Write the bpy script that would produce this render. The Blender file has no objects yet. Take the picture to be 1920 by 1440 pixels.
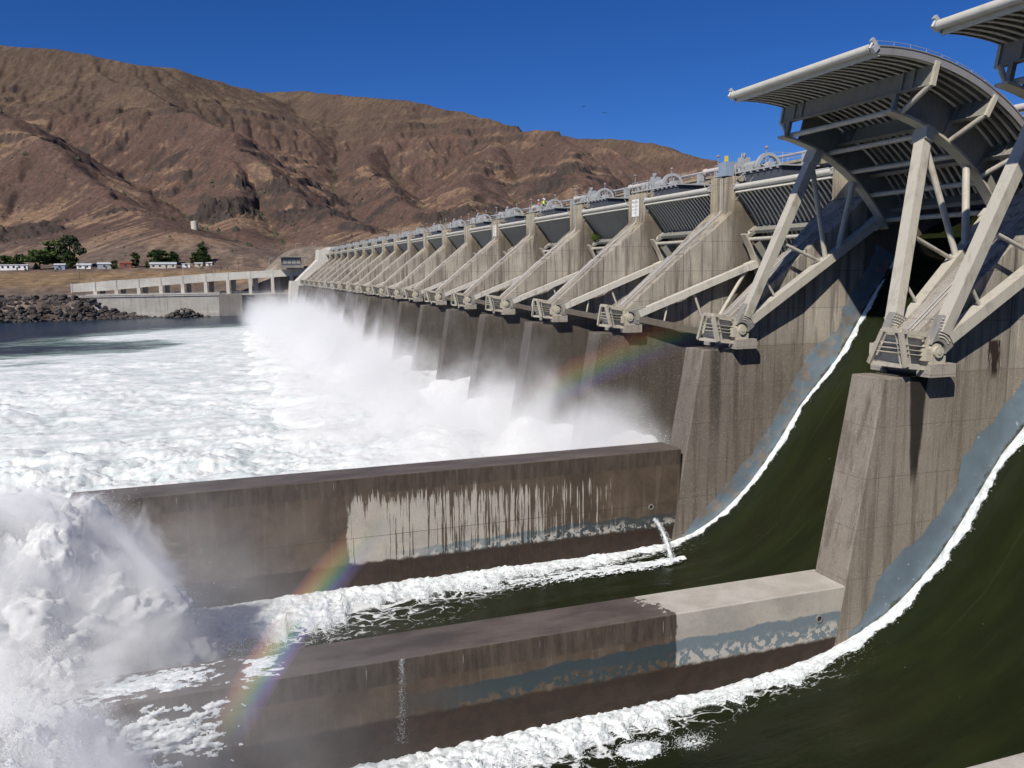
import bpy, math, random
import numpy as np
from mathutils import Vector, Matrix

sc = bpy.context.scene
col = sc.collection
random.seed(7)
rs = np.random.RandomState(11)
R_ = math.radians

# ------------------------------------------------------------------ camera, sky, sun, exposure
cam_d = bpy.data.cameras.new('camera')
cam_d.sensor_width = 36.0
cam_d.lens = 29.298
cam_d.clip_start = 0.5
cam_d.clip_end = 20000
cam = bpy.data.objects.new('camera', cam_d)
col.objects.link(cam)
_R = Vector((0.943318, -0.331781, -0.008469)); _U = Vector((0.052965, 0.125301, 0.990704)); _F = Vector((0.327636, 0.934998, -0.135772))
cam.matrix_world = Matrix(((_R.x, _U.x, -_F.x, 0), (_R.y, _U.y, -_F.y, 0), (_R.z, _U.z, -_F.z, 0), (0, 0, 0, 1)))
sc.camera = cam

SUN_EL, SUN_AZ = R_(43.0), R_(228.0)           # azimuth clockwise from +y
sun_to = Vector((math.cos(SUN_EL) * math.sin(SUN_AZ), math.cos(SUN_EL) * math.cos(SUN_AZ), math.sin(SUN_EL)))
world = bpy.data.worlds.new('World')
sc.world = world
world.use_nodes = True
wn = world.node_tree
wn.nodes.clear()
wo = wn.nodes.new('ShaderNodeOutputWorld'); wb = wn.nodes.new('ShaderNodeBackground'); ws = wn.nodes.new('ShaderNodeTexSky')
ws.sky_type = 'NISHITA'; ws.sun_disc = False
ws.sun_elevation = SUN_EL; ws.sun_rotation = SUN_AZ
ws.altitude = 1500; ws.air_density = 1.0; ws.dust_density = 0.0; ws.ozone_density = 8.0
wb.inputs['Strength'].default_value = 0.068
hs = wn.nodes.new('ShaderNodeHueSaturation'); hs.inputs['Saturation'].default_value = 1.17; hs.inputs['Value'].default_value = 1.0
wn.links.new(ws.outputs[0], hs.inputs['Color']); tm = wn.nodes.new('ShaderNodeMix'); tm.data_type = 'RGBA'; tm.blend_type = 'MULTIPLY'; tm.inputs[0].default_value = 1.0; tm.inputs[7].default_value = (0.70, 0.79, 1.12, 1)
wn.links.new(hs.outputs[0], tm.inputs[6]); wn.links.new(tm.outputs[2], wb.inputs[0]); wn.links.new(wb.outputs[0], wo.inputs[0])
sun_d = bpy.data.lights.new('sun', 'SUN')
sun_d.energy = 4.9; sun_d.angle = R_(0.53); sun_d.color = (1.0, 0.94, 0.845)
sun = bpy.data.objects.new('sun', sun_d)
col.objects.link(sun)
sun.rotation_euler = (-sun_to).to_track_quat('-Z', 'Y').to_euler()
sc.view_settings.view_transform = 'Standard'
sc.view_settings.look = 'None'
sc.view_settings.exposure = 0.0
sc.view_settings.gamma = 1.0
sc.view_settings.use_curve_mapping = False
sc.render.engine = 'CYCLES'
cy = sc.cycles
cy.use_denoising = True
cy.max_bounces = 9; cy.diffuse_bounces = 3; cy.glossy_bounces = 3; cy.transmission_bounces = 4; cy.volume_bounces = 6
cy.transparent_max_bounces = 64
cy.use_adaptive_sampling = True
cy.adaptive_threshold = 0.03
cy.sample_clamp_indirect = 6.0

# ------------------------------------------------------------------ noise (numpy)
_perm = np.random.RandomState(5).permutation(256).astype(np.int64)
_perm = np.concatenate([_perm, _perm, _perm])
_g3 = np.random.RandomState(6).normal(size=(256, 3)); _g3 /= np.linalg.norm(_g3, axis=1)[:, None]

def pnoise(x, y, z=None):
    x = np.asarray(x, float); y = np.asarray(y, float)
    z = np.zeros_like(x) if z is None else np.asarray(z, float)
    xi, yi, zi = np.floor(x), np.floor(y), np.floor(z)
    fx, fy, fz = x - xi, y - yi, z - zi
    X, Y, Z = xi.astype(np.int64) & 255, yi.astype(np.int64) & 255, zi.astype(np.int64) & 255
    u, v, w = fx**3*(fx*(fx*6-15)+10), fy**3*(fy*(fy*6-15)+10), fz**3*(fz*(fz*6-15)+10)
    def h(dx, dy, dz):
        g = _g3[_perm[_perm[_perm[X+dx] + Y+dy] + Z+dz]]
        return g[..., 0]*(fx-dx) + g[..., 1]*(fy-dy) + g[..., 2]*(fz-dz)
    a = h(0,0,0)*(1-u) + h(1,0,0)*u; b = h(0,1,0)*(1-u) + h(1,1,0)*u
    r = a*(1-v) + b*v
    a = h(0,0,1)*(1-u) + h(1,0,1)*u; b = h(0,1,1)*(1-u) + h(1,1,1)*u
    return (r*(1-w) + (a*(1-v) + b*v)*w) * 1.5

def fbm(x, y, z=None, o=4, rough=0.5, kind='n'):
    z = np.zeros_like(np.asarray(x, float)) if z is None else z
    s = 0; a = 1.0; t = 0; f = 1.0
    for i in range(o):
        n = pnoise(x*f + 17.3*i, y*f - 9.1*i, z*f + 3.7*i)
        if kind == 'r': n = 1 - np.abs(n)*2        # ridged
        elif kind == 'b': n = np.abs(n)*2 - 0.5    # billow
        s = s + a*n; t += a; a *= rough; f *= 2.03
    return s/t

# one periodic fractal tile, looked up bilinearly (fast noise for the big meshes)
_TN, _TC = 1024, 12
def _tile(beta, seed):
    r = np.random.RandomState(seed); w = np.fft.fft2(r.normal(size=(_TN, _TN)))
    f = np.hypot(*np.meshgrid(np.fft.fftfreq(_TN)*_TN, np.fft.fftfreq(_TN)*_TN))
    w = w*np.where(f < _TC*.6, 0, np.maximum(f, 1)**-beta)
    t = np.real(np.fft.ifft2(w)); return (t/t.std()*.25).astype(np.float32)
_tiles = {'n': _tile(2.0, 21), 'f': _tile(1.6, 22)}
def tf(x, y, lam, kind='n', tile='n'):
    """fractal noise with the biggest features about lam metres across"""
    T = _tiles[tile]; u = (x/lam*_TN/_TC) % _TN; v = (y/lam*_TN/_TC) % _TN
    i = u.astype(np.int32); j = v.astype(np.int32); fu = u-i; fv = v-j
    i %= _TN; j %= _TN; i1 = (i+1) % _TN; j1 = (j+1) % _TN
    n = (T[j, i]*(1-fu)+T[j, i1]*fu)*(1-fv)+(T[j1, i]*(1-fu)+T[j1, i1]*fu)*fv
    if kind == 'r': n = 1-np.abs(n)*2.6
    elif kind == 'b': n = np.abs(n)*2.4-.5
    return n

def sstep(a, b, x):
    t = np.clip((x-a)/(b-a), 0, 1)
    return t*t*(3-2*t)

# ------------------------------------------------------------------ node helper and materials
class NT:
    def __init__(s, name):
        s.m = bpy.data.materials.new(name); s.m.use_nodes = True
        s.t = s.m.node_tree; s.t.nodes.clear()
        s.out = s.t.nodes.new('ShaderNodeOutputMaterial')
    def put(s, sock, v):
        if isinstance(v, bpy.types.NodeSocket): s.t.links.new(v, sock)
        elif v is not None:
            if sock.type == 'RGBA' and not isinstance(v, (int, float)) and len(v) == 3: v = (*v, 1)
            sock.default_value = v
    def add(s, typ, ins=None, **props):
        n = s.t.nodes.new('ShaderNode' + typ)
        for k, v in props.items(): setattr(n, k, v)
        for k, v in (ins or {}).items(): s.put(n.inputs[k], v)
        return n
    def pos(s): return s.add('NewGeometry').outputs['Position']
    def nrm(s): return s.add('NewGeometry').outputs['Normal']
    def obj(s): return s.add('TexCoord').outputs['Object']
    def vmul(s, v, k): return s.add('VectorMath', {0: v, 1: k}, operation='MULTIPLY').outputs[0]
    def vadd(s, v, k): return s.add('VectorMath', {0: v, 1: k}, operation='ADD').outputs[0]
    def sep(s, v):
        n = s.add('SeparateXYZ', {0: v}); return n.outputs[0], n.outputs[1], n.outputs[2]
    def noise(s, v, scale, detail=4, rough=0.55, dist=0.0):
        return s.add('TexNoise', {'Vector': v, 'Scale': scale, 'Detail': detail, 'Roughness': rough, 'Distortion': dist}).outputs[0]
    def voro(s, v, scale, feature='F1', out=0):
        return s.add('TexVoronoi', {'Vector': v, 'Scale': scale}, feature=feature).outputs[out]
    def math(s, op, a, b=None, c=None, clamp=False):
        n = s.add('Math', {0: a}, operation=op); n.use_clamp = clamp
        if b is not None: s.put(n.inputs[1], b)
        if c is not None: s.put(n.inputs[2], c)
        return n.outputs[0]
    def step(s, v, a, b):
        return s.add('MapRange', {0: v, 1: a, 2: b}, interpolation_type='SMOOTHSTEP').outputs[0]
    def lin(s, v, a, b, c=0.0, d=1.0):
        return s.add('MapRange', {0: v, 1: a, 2: b, 3: c, 4: d}).outputs[0]
    def mix(s, f, a, b, mode='MIX'):
        n = s.add('Mix', data_type='RGBA', blend_type=mode)
        s.put(n.inputs[0], f); s.put(n.inputs[6], a); s.put(n.inputs[7], b)
        return n.outputs[2]
    def ramp(s, f, stops):
        n = s.add('ValToRGB', {0: f}); cr = n.color_ramp
        while len(cr.elements) < len(stops): cr.elements.new(0.5)
        for e, (p, c) in zip(cr.elements, stops): e.position = p; e.color = (*c, 1)
        return n.outputs[0]
    def bump(s, h, strength=0.3, dist=0.1):
        return s.add('Bump', {'Height': h, 'Strength': strength, 'Distance': dist}).outputs[0]
    def bsdf(s, color, rough=0.6, normal=None, metal=0.0, spec=0.5, **kw):
        n = s.add('BsdfPrincipled', {'Base Color': color, 'Roughness': rough, 'Metallic': metal, 'Specular IOR Level': spec})
        if normal is not None: s.put(n.inputs['Normal'], normal)
        for k, v in kw.items(): s.put(n.inputs[k], v)
        s.t.links.new(n.outputs[0], s.out.inputs[0])
        return n

def attr(n, name, out='Fac'): return n.add('Attribute', attribute_name=name).outputs[out]

def mat_concrete(name, base, dark, streak=0.5, wet=None, warm=0.3, scale=1.0, dirt_top=False):
    n = NT(name); p = n.pos(); x, y, z = n.sep(p)
    big = n.noise(p, 0.22*scale, 5, 0.6)
    c = n.mix(n.step(big, 0.35, 0.7), base, tuple(b*0.72 for b in base))
    ye = n.noise(n.vadd(p, (31, 7, 3)), 0.16*scale, 4, 0.6)
    c = n.mix(n.math('MULTIPLY', n.step(ye, 0.45, 0.72), warm), c, (base[0]*0.95, base[1]*0.82, base[2]*0.55))
    st = n.noise(n.vmul(p, (1.3, 1.3, 0.07)), 1.6*scale, 6, 0.62)
    c = n.mix(n.math('MULTIPLY', n.step(st, 0.5, 0.72), streak), c, dark)
    st2 = n.noise(n.vmul(p, (1.0, 1.0, 0.05)), 4.2*scale, 4, 0.6)
    c = n.mix(n.math('MULTIPLY', n.step(st2, 0.56, 0.7), streak*0.55), c, tuple(min(1, b*1.35) for b in base))
    # horizontal lift joints every 3 m
    zz = n.math('FRACT', n.math('MULTIPLY', n.math('ADD', z, n.math('MULTIPLY', n.noise(p, 1.2, 2), 0.08)), 1/3.05))
    j = n.math('LESS_THAN', zz, 0.022)
    c = n.mix(n.math('MULTIPLY', j, 0.55), c, dark)
    fine = n.noise(p, 14, 6, 0.7)
    c = n.mix(0.32, c, n.mix(n.step(fine, 0.3, 0.7), (0, 0, 0), tuple(b*1.5 for b in base)), 'MIX')
    blot = n.noise(n.vadd(p, (5, 50, 9)), 0.9*scale, 6, 0.7)
    c = n.mix(n.math('MULTIPLY', n.step(blot, 0.55, 0.7), 0.45), c, dark)
    rough = 0.85
    if wet is not None:      # damp concrete below a level, beyond y0
        z0, y0, amt = wet
        w = n.math('MULTIPLY', n.step(n.math('ADD', z, n.math('MULTIPLY', n.noise(n.vmul(p, (1, 1, .25)), 0.5, 4), 5.0)), z0+4.5, z0-0.5), n.step(y, y0, y0+2))
        w = n.math('MULTIPLY', w, amt)
        c = n.mix(w, c, n.mix(0.75, c, (0.02, 0.018, 0.017)))
        rough = n.lin(w, 0, 1, 0.85, 0.45)
    bm = n.bump(n.math('ADD', n.math('MULTIPLY', fine, 0.5), n.noise(p, 3, 5, 0.6)), 0.35, 0.05)
    n.bsdf(c, rough, bm, spec=0.3)
    return n.m

def mat_steel(name, base, rough=0.5, grime=0.4, rust=0.0, metal=0.0):
    n = NT(name); p = n.pos()
    g = n.noise(n.vmul(p, (1, 1, 0.5)), 1.4, 6, 0.65)
    c = n.mix(n.math('MULTIPLY', n.step(g, 0.48, 0.75), grime), base, (base[0]*0.45, base[1]*0.42, base[2]*0.38))
    s = n.noise(n.vmul(p, (2.5, 2.5, 0.15)), 2.0, 4, 0.6)
    c = n.mix(n.math('MULTIPLY', n.step(s, 0.55, 0.75), grime*0.7), c, (base[0]*0.6, base[1]*0.55, base[2]*0.46))
    if rust > 0:
        r = n.noise(p, 3.1, 6, 0.7)
        c = n.mix(n.math('MULTIPLY', n.step(r, 0.6, 0.72), rust), c, (0.13, 0.055, 0.025))
    n.bsdf(c, rough, n.bump(g, 0.06, 0.03), metal=metal, spec=0.4)
    return n.m

def mat_plain(name, base, rough=0.6, var=0.2, scale=3.0, **kw):
    n = NT(name); p = n.obj()
    c = n.mix(n.step(n.noise(p, scale, 5), 0.3, 0.75), tuple(b*(1-var) for b in base), tuple(min(1, b*(1+var)) for b in base))
    n.bsdf(c, rough, **kw)
    return n.m

# ------------------------------------------------------------------ mesh building helpers
class MB:
    def __init__(s): s.v = []; s.f = []; s.sm = []
    def _add(s, vs, fs, smooth=False):
        o = len(s.v); s.v += [tuple(map(float, q)) for q in vs]
        s.f += [tuple(i+o for i in f) for f in fs]; s.sm += [smooth]*len(fs)
        return s
    def hexa(s, p):  # 8 points: bottom loop 0-3, top loop 4-7
        return s._add(p, [(3,2,1,0),(4,5,6,7),(0,1,5,4),(1,2,6,5),(2,3,7,6),(3,0,4,7)])
    def box(s, x0, x1, y0, y1, z0, z1):
        return s.hexa([(x0,y0,z0),(x1,y0,z0),(x1,y1,z0),(x0,y1,z0),(x0,y0,z1),(x1,y0,z1),(x1,y1,z1),(x0,y1,z1)])
    def prism(s, prof, y0, y1):  # profile [(x,z)] counter-clockwise seen from -y
        n = len(prof)
        vs = [(x,y0,z) for x,z in prof] + [(x,y1,z) for x,z in prof]
        fs = [tuple(range(n)), tuple(range(2*n-1, n-1, -1))] + [(i, i+n, (i+1)%n+n, (i+1)%n) for i in range(n)]
        return s._add(vs, fs)
    def beam(s, a, b, w, h, up=(0,0,1)):
        a, b = Vector(a), Vector(b); d = (b-a).normalized(); u = Vector(up)
        sd = d.cross(u).normalized(); u = sd.cross(d).normalized()
        P = []
        for c in (a, b):
            for i, j in ((-1,-1),(1,-1),(1,1),(-1,1)): P.append(c + sd*(w/2*i) + u*(h/2*j))
        return s._add(P, [(3,2,1,0),(4,5,6,7),(0,1,5,4),(1,2,6,5),(2,3,7,6),(3,0,4,7)])
    def tube(s, a, b, r, n=10, r2=None):
        a, b = Vector(a), Vector(b); r2 = r if r2 is None else r2
        d = (b-a).normalized(); u = Vector((0,0,1)) if abs(d.z) < .9 else Vector((1,0,0))
        sd = d.cross(u).normalized(); u = sd.cross(d)
        P = []
        for c, q in ((a, r), (b, r2)):
            for i in range(n):
                t = 2*math.pi*i/n; P.append(c + sd*(q*math.cos(t)) + u*(q*math.sin(t)))
        o = len(s.v)
        s._add(P, [(i, (i+1)%n, (i+1)%n+n, i+n) for i in range(n)], True)
        s._add(P, [tuple(range(n-1,-1,-1)), tuple(range(n, 2*n))])
        return s
    def path(s, pts, r, n=8):
        for a, b in zip(pts[:-1], pts[1:]): s.tube(a, b, r, n)
        return s
    def arc(s, R0, R1, a0, a1, y0, y1, n=12):  # curved box round the y axis (degrees)
        vs = []; fs = []
        for i in range(n+1):
            t = R_(a0 + (a1-a0)*i/n); cx, sx = math.cos(t), math.sin(t)
            vs += [(R0*cx,y0,R0*sx),(R1*cx,y0,R1*sx),(R1*cx,y1,R1*sx),(R0*cx,y1,R0*sx)]
        for i in range(n):
            k = 4*i
            for j in range(4): fs.append((k+j, k+(j+1)%4, k+4+(j+1)%4, k+4+j))
        fs += [(3,2,1,0), tuple(4*n+j for j in range(4))]
        return s._add(vs, fs)
    def disc_y(s, c, r, y0, y1, n=20, r2=None):
        return s.tube((c[0], y0, c[1]), (c[0], y1, c[1]), r, n, r2)
    def ico(s, c, r, sc3=(1,1,1)):
        t = (1+5**.5)/2
        V = [(-1,t,0),(1,t,0),(-1,-t,0),(1,-t,0),(0,-1,t),(0,1,t),(0,-1,-t),(0,1,-t),(t,0,-1),(t,0,1),(-t,0,-1),(-t,0,1)]
        k = r/math.sqrt(1+t*t)
        F = [(0,11,5),(0,5,1),(0,1,7),(0,7,10),(0,10,11),(1,5,9),(5,11,4),(11,10,2),(10,7,6),(7,1,8),(3,9,4),(3,4,2),(3,2,6),(3,6,8),(3,8,9),(4,9,5),(2,4,11),(6,2,10),(8,6,7),(9,8,1)]
        return s._add([(c[0]+x*k*sc3[0], c[1]+y*k*sc3[1], c[2]+z*k*sc3[2]) for x,y,z in V], F)
    def mesh(s, name, mat):
        me = bpy.data.meshes.new(name)
        me.from_pydata(s.v, [], s.f)
        me.polygons.foreach_set('use_smooth', s.sm)
        me.materials.append(mat); me.update()
        return me
    def build(s, name, mat, parent=None, loc=None):
        return mk(name, s.mesh(name, mat), parent, loc)

def pieces(q):
    """split a builder into its loose pieces"""
    par = list(range(len(q.v)))
    def find(i):
        while par[i] != i: par[i] = par[par[i]]; i = par[i]
        return i
    key = {}
    for i, p in enumerate(q.v):
        k = (round(p[0], 4), round(p[1], 4), round(p[2], 4))
        if k in key: par[find(i)] = find(key[k])
        else: key[k] = i
    for f in q.f:
        for i in f[1:]: par[find(i)] = find(f[0])
    grp = {}
    for f, sm in zip(q.f, q.sm): grp.setdefault(find(f[0]), []).append((f, sm))
    out = []
    for fs in grp.values():
        b = MB(); mp = {}
        for f, sm in fs:
            for i in f:
                if i not in mp: mp[i] = len(b.v); b.v.append(q.v[i])
            b.f.append(tuple(mp[i] for i in f)); b.sm.append(sm)
        out.append(b)
    return out

def mk(name, me, parent=None, loc=None):
    o = bpy.data.objects.new(name, me); col.objects.link(o)
    if parent is not None: o.parent = parent
    if loc is not None: o.location = loc
    return o

def tag(o, label, cat, group=None, kind=None):
    if label: o['label'] = label
    if cat: o['category'] = cat
    if group: o['group'] = group
    if kind: o['kind'] = kind
    return o

def empty(name, loc, label, cat, group=None):
    o = bpy.data.objects.new(name, None); col.objects.link(o); o.location = loc
    o.empty_display_size = 0.3
    return tag(o, label, cat, group)

def npmesh(name, V, F, mat, smooth=True, cols=None, floats=None):
    """V (n,3), F (m,3 or 4) numpy arrays"""
    me = bpy.data.meshes.new(name)
    me.vertices.add(len(V)); me.vertices.foreach_set('co', np.ascontiguousarray(V, np.float32).ravel())
    k = F.shape[1]
    me.loops.add(F.size); me.loops.foreach_set('vertex_index', np.ascontiguousarray(F, np.int32).ravel())
    me.polygons.add(len(F))
    me.polygons.foreach_set('loop_start', np.arange(0, F.size, k, dtype=np.int32))
    me.polygons.foreach_set('loop_total', np.full(len(F), k, np.int32))
    me.polygons.foreach_set('use_smooth', np.full(len(F), smooth))
    if cols is not None:
        a = me.color_attributes.new('tint', 'FLOAT_COLOR', 'POINT')
        a.data.foreach_set('color', np.ascontiguousarray(np.c_[cols, np.ones(len(cols))], np.float32).ravel())
    for nm, arr in (floats or {}).items():
        a = me.attributes.new(nm, 'FLOAT', 'POINT'); a.data.foreach_set('value', np.ascontiguousarray(arr, np.float32))
    me.update(calc_edges=True); me.validate()
    me.materials.append(mat)
    return me

def grid_faces(nr, nc, keep=None):
    i = np.arange((nr-1)*nc).reshape(nr-1, nc)[:, :-1]
    F = np.stack([i, i+1, i+nc+1, i+nc], -1).reshape(-1, 4)
    if keep is not None: F = F[keep.ravel()]
    return F

def compact(V, F, *arrs):
    used = np.unique(F); m = np.full(len(V), -1); m[used] = np.arange(len(used))
    return (V[used], m[F], *[a[used] for a in arrs])

ORD = ['first','second','third','fourth','fifth','sixth','seventh','eighth','ninth','tenth','eleventh','twelfth','thirteenth','fourteenth','fifteenth','sixteenth','seventeenth','eighteenth','nineteenth','twentieth','twenty-first','twenty-second']

# ------------------------------------------------------------------ layout constants
S = 18.75            # pier spacing along y
Y0 = 37.2            # south face of the first pier in view
PW = 2.6             # pier width at the nose
FL = 0.8             # extra width each side at the gate slots
TX, TZ = 38.2, -4.8  # trunnion axis
NP = 20              # piers 0..19, abutment after them
def ys(n): return Y0 + S*n
# ------------------------------------------------------------------ materials of the dam
M = {}
def pier_material():
    n = NT('pier_concrete'); p = n.pos(); x, y, z = n.sep(p)
    grey = (0.40, 0.362, 0.302); dark = (0.075, 0.066, 0.058); tan = (0.46, 0.38, 0.245)
    c = n.mix(n.step(n.noise(p, 0.2, 5, .6), .3, .7), grey, (0.28, 0.25, 0.205))
    up = n.step(n.math('ADD', z, n.math('MULTIPLY', n.noise(p, .7, 4), 3.0)), 4.8, 7.4)
    c = n.mix(n.math('MULTIPLY', up, .85), c, n.mix(n.step(n.noise(p, 0.8, 5, .65), .4, .65), tan, (0.36, 0.31, 0.23)))
    st = n.noise(n.vmul(p, (1.2, 1.2, .06)), 1.5, 6, .65)
    c = n.mix(n.math('MULTIPLY', n.step(st, .46, .64), .85), c, (0.15, 0.132, 0.11))
    st2 = n.noise(n.vmul(n.vadd(p, (9, 4, 0)), (1.2, 1.2, .05)), 3.6, 5, .65)
    c = n.mix(n.math('MULTIPLY', n.step(st2, .55, .66), .5), c, (0.52, 0.49, 0.43))
    c = n.mix(n.math('MULTIPLY', n.step(n.noise(n.vmul(n.vadd(p, (2, 8, 5)), (1, 1, .05)), 3.0, 5, .7), .58, .68), .7), c, dark)
    # brown-black algae toward the gates
    al = n.math('ADD', x, n.math('MULTIPLY', n.noise(n.vmul(p, (1, 1, .3)), .8, 5), 2.4))
    al = n.math('MULTIPLY', n.step(al, 50.2, 51.8), n.step(z, 8.0, 5.5))
    c = n.mix(n.math('MULTIPLY', al, .8), c, (0.095, 0.078, 0.062))
    # lift and contraction joints
    zz = n.math('FRACT', n.math('MULTIPLY', n.math('ADD', z, 6.2), 1/2.95))
    c = n.mix(n.math('MULTIPLY', n.math('LESS_THAN', zz, .018), .5), c, dark)
    xx = n.math('ABSOLUTE', n.math('SUBTRACT', x, 44.7))
    c = n.mix(n.math('MULTIPLY', n.math('LESS_THAN', xx, .05), .7), c, dark)
    # mid-brown, gravelly lower block; dry nearest pier stays paler
    lo = n.step(z, -5.9, -6.3)
    c = n.mix(n.math('MULTIPLY', lo, .5), c, (0.18, 0.145, 0.112))
    # damp and dark below the trunnion level on the piers wrapped in spray
    wz = n.math('ADD', z, n.math('MULTIPLY', n.noise(n.vmul(p, (1, 1, .2)), .45, 4), 3.0))
    w = n.math('MULTIPLY', n.step(wz, -2.2, -6.2), n.step(y, 46.0, 70.0))
    c = n.mix(n.math('MULTIPLY', w, .95), c, n.mix(.2, (0.046, 0.038, 0.033), c))
    # two broad dark runs below the bearing of the second pier
    r1 = n.step(n.math('ABSOLUTE', n.math('SUBTRACT', n.math('ADD', x, n.math('MULTIPLY', n.noise(n.vmul(p, (1, 1, .25)), .5, 3), .9)), 36.95)), .62, .3)
    r2 = n.step(n.math('ABSOLUTE', n.math('SUBTRACT', n.math('ADD', x, n.math('MULTIPLY', n.noise(n.vmul(p, (1, 1, .25)), .4, 3), .9)), 38.9)), .32, .1)
    rr = n.math('MULTIPLY', n.math('MAXIMUM', r1, n.math('MULTIPLY', r2, .7)), n.math('MULTIPLY', n.step(y, 45, 50), n.step(z, -19.5, -8)))
    rr = n.math('MULTIPLY', rr, n.math('MULTIPLY', lo, n.step(y, 66, 62)))
    c = n.mix(n.math('MULTIPLY', rr, .72), c, (0.05, 0.042, 0.038))
    fine = n.noise(p, 9, 7, .75)
    c = n.mix(n.math('MULTIPLY', n.step(fine, .42, .62), .28), c, n.mix(.5, c, (0.02, 0.018, 0.016)))
    sp = n.math('MULTIPLY', n.step(n.noise(p, 11, 3, .6), .6, .68), n.math('MULTIPLY', lo, .5))
    c = n.mix(sp, c, (0.5, 0.46, 0.40))
    # the narrow tar-black run on the first pier
    k = n.math('ADD', n.math('ABSOLUTE', n.math('SUBTRACT', n.math('ADD', x, n.math('MULTIPLY', n.noise(n.vmul(p, (3, 3, .5)), 1, 3), .25)), 38.05)), n.math('MULTIPLY', n.math('SUBTRACT', -6.2, z), .075))
    tb = n.math('MULTIPLY', n.step(k, .78, .6), n.math('MULTIPLY', n.step(y, 45, 40), n.math('MULTIPLY', lo, n.step(z, -13.2, -11.5))))
    c = n.mix(n.math('MULTIPLY', tb, .93), c, (0.014, 0.012, 0.011))
    k2 = n.math('ADD', n.math('ABSOLUTE', n.math('SUBTRACT', x, 43.6)), n.math('MULTIPLY', n.noise(n.vmul(p, (4, 4, .6)), 1.2, 4), 1.3))
    tb2 = n.math('MULTIPLY', n.step(k2, 1.15, .95), n.math('MULTIPLY', n.step(y, 45, 40), n.math('MULTIPLY', n.step(z, -6.9, -6.2), n.step(z, -4.3, -4.5))))
    c = n.mix(tb2, c, (0.03, 0.02, 0.016))
    b = n.bump(n.math('ADD', fine, n.math('MULTIPLY', n.noise(p, 2.2, 5), 1.2)), .4, .06)
    n.bsdf(c, n.lin(w, 0, 1, .88, .5), b, spec=.25)
    return n.m
M['pier'] = pier_material()
M['cap'] = mat_concrete('slope_concrete', (0.40, 0.365, 0.315), (0.12, 0.10, 0.085), .6, None, .25)
M['bridge'] = mat_concrete('bridge_concrete', (0.42, 0.37, 0.26), (0.10, 0.085, 0.06), .5, None, .5)
M['white_conc'] = mat_concrete('pale_concrete', (0.66, 0.63, 0.565), (0.34, 0.31, 0.27), .4, None, .15, .6)
M['cream'] = mat_steel('cream_painted_steel', (0.48, 0.45, 0.38), .5, .6, .4)
M['cream_warm'] = mat_steel('weathered_cream_steel', (0.48, 0.44, 0.35), .55, .6, .4)
M['white_pipe'] = mat_steel('white_painted_pipe', (0.56, 0.54, 0.47), .42, .3)
M['gate_grey'] = mat_steel('gate_grey_steel', (0.25, 0.245, 0.215), .55, .45, .1)
M['rib'] = mat_steel('gate_rib_steel', (0.47, 0.455, 0.395), .55, .35, .08)
M['skin'] = mat_steel('gate_skin_steel', (0.05, 0.05, 0.048), .6, .5, .3)
M['hoist'] = mat_steel('hoist_grey_steel', (0.37, 0.38, 0.38), .45, .3)
M['hoist_dark'] = mat_steel('dark_steel_beam', (0.075, 0.085, 0.10), .5, .3)
M['cabinet'] = mat_steel('blue_grey_cabinet', (0.26, 0.32, 0.40), .45, .25)
M['galv'] = mat_steel('galvanised_rail', (0.46, 0.46, 0.44), .45, .2, 0, .2)
M['stain_up'] = mat_steel('drip_stained_strut', (0.56, 0.535, 0.47), .55, .75, .2)
M['shade_lo'] = mat_steel('shadow_dark_strut', (0.16, 0.14, 0.115), .65, .6, .3)  # upper strut's shadow put into the dark base colour, with grime and rust
M['bolt'] = mat_steel('bolt_steel', (0.34, 0.32, 0.29), .45, .4, .2, .3)
M['tube'] = mat_steel('torque_tube_paint', (0.58, 0.53, 0.50), .45, .25)
M['yellow'] = mat_plain('yellow_lamp_paint', (0.75, 0.5, 0.05), .5)
M['black'] = mat_plain('black_plastic', (0.03, 0.03, 0.032), .5)

# ------------------------------------------------------------------ spillway piers
def pier_label(n):
    if n == -1: return 'nearest spillway pier, mostly beyond the lower right corner of the picture'
    if n == 0: return 'tall concrete pier at right with a tar-black run below its bearing'
    if n == 1: return 'dark-streaked concrete pier between the raised gate and the spray, second from the right'
    extra = {2: ', bluish cabinet on its top', 3: ', white warning board near its top', 6: ', small white sign near its top'}
    return '%s spillway pier counted from the right, grey concrete%s' % (ORD[n], extra.get(n, ''))
def zs(x): return -4.2 + (x-38.0)*9.9/11.8
body = MB()
_lo, _up = (0.0, PW), (-FL, PW+FL)
_pc = [  # side polygons (x, z) with the y of each face at that x
    [(31.3,-30),(44.7,-30),(44.7,zs(44.7)),(38.0,-4.2),(38.0,-6.3),(35.4,-6.3)],
    [(44.7,-30),(47.5,-30),(47.5,zs(47.5)),(44.7,zs(44.7))],
    [(47.5,-30),(66,-30),(66,9.2),(49.8,9.2),(49.8,5.7),(47.5,zs(47.5))]]
def _y(x, k): t = min(1, max(0, (x-44.7)/2.8)); return _lo[k] + (_up[k]-_lo[k])*t
for pc in _pc:
    nn = len(pc)
    body._add([(x, _y(x, 0), z) for x, z in pc], [tuple(range(nn))])
    body._add([(x, _y(x, 1), z) for x, z in pc], [tuple(range(nn-1, -1, -1))])
_per = [(31.3,-30),(35.4,-6.3),(38.0,-6.3),(38.0,-4.2),(44.7,zs(44.7)),(47.5,zs(47.5)),(49.8,5.7),(49.8,9.2),(66,9.2),(66,-30)]
for (xa, za), (xb, zb) in zip(_per[:-1], _per[1:]):
    body._add([(xa,_y(xa,0),za),(xb,_y(xb,0),zb),(xb,_y(xb,1),zb),(xa,_y(xa,1),za)], [(0,1,2,3)])
body_me = body.mesh('pier_body', M['pier'])
import bmesh
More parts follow.
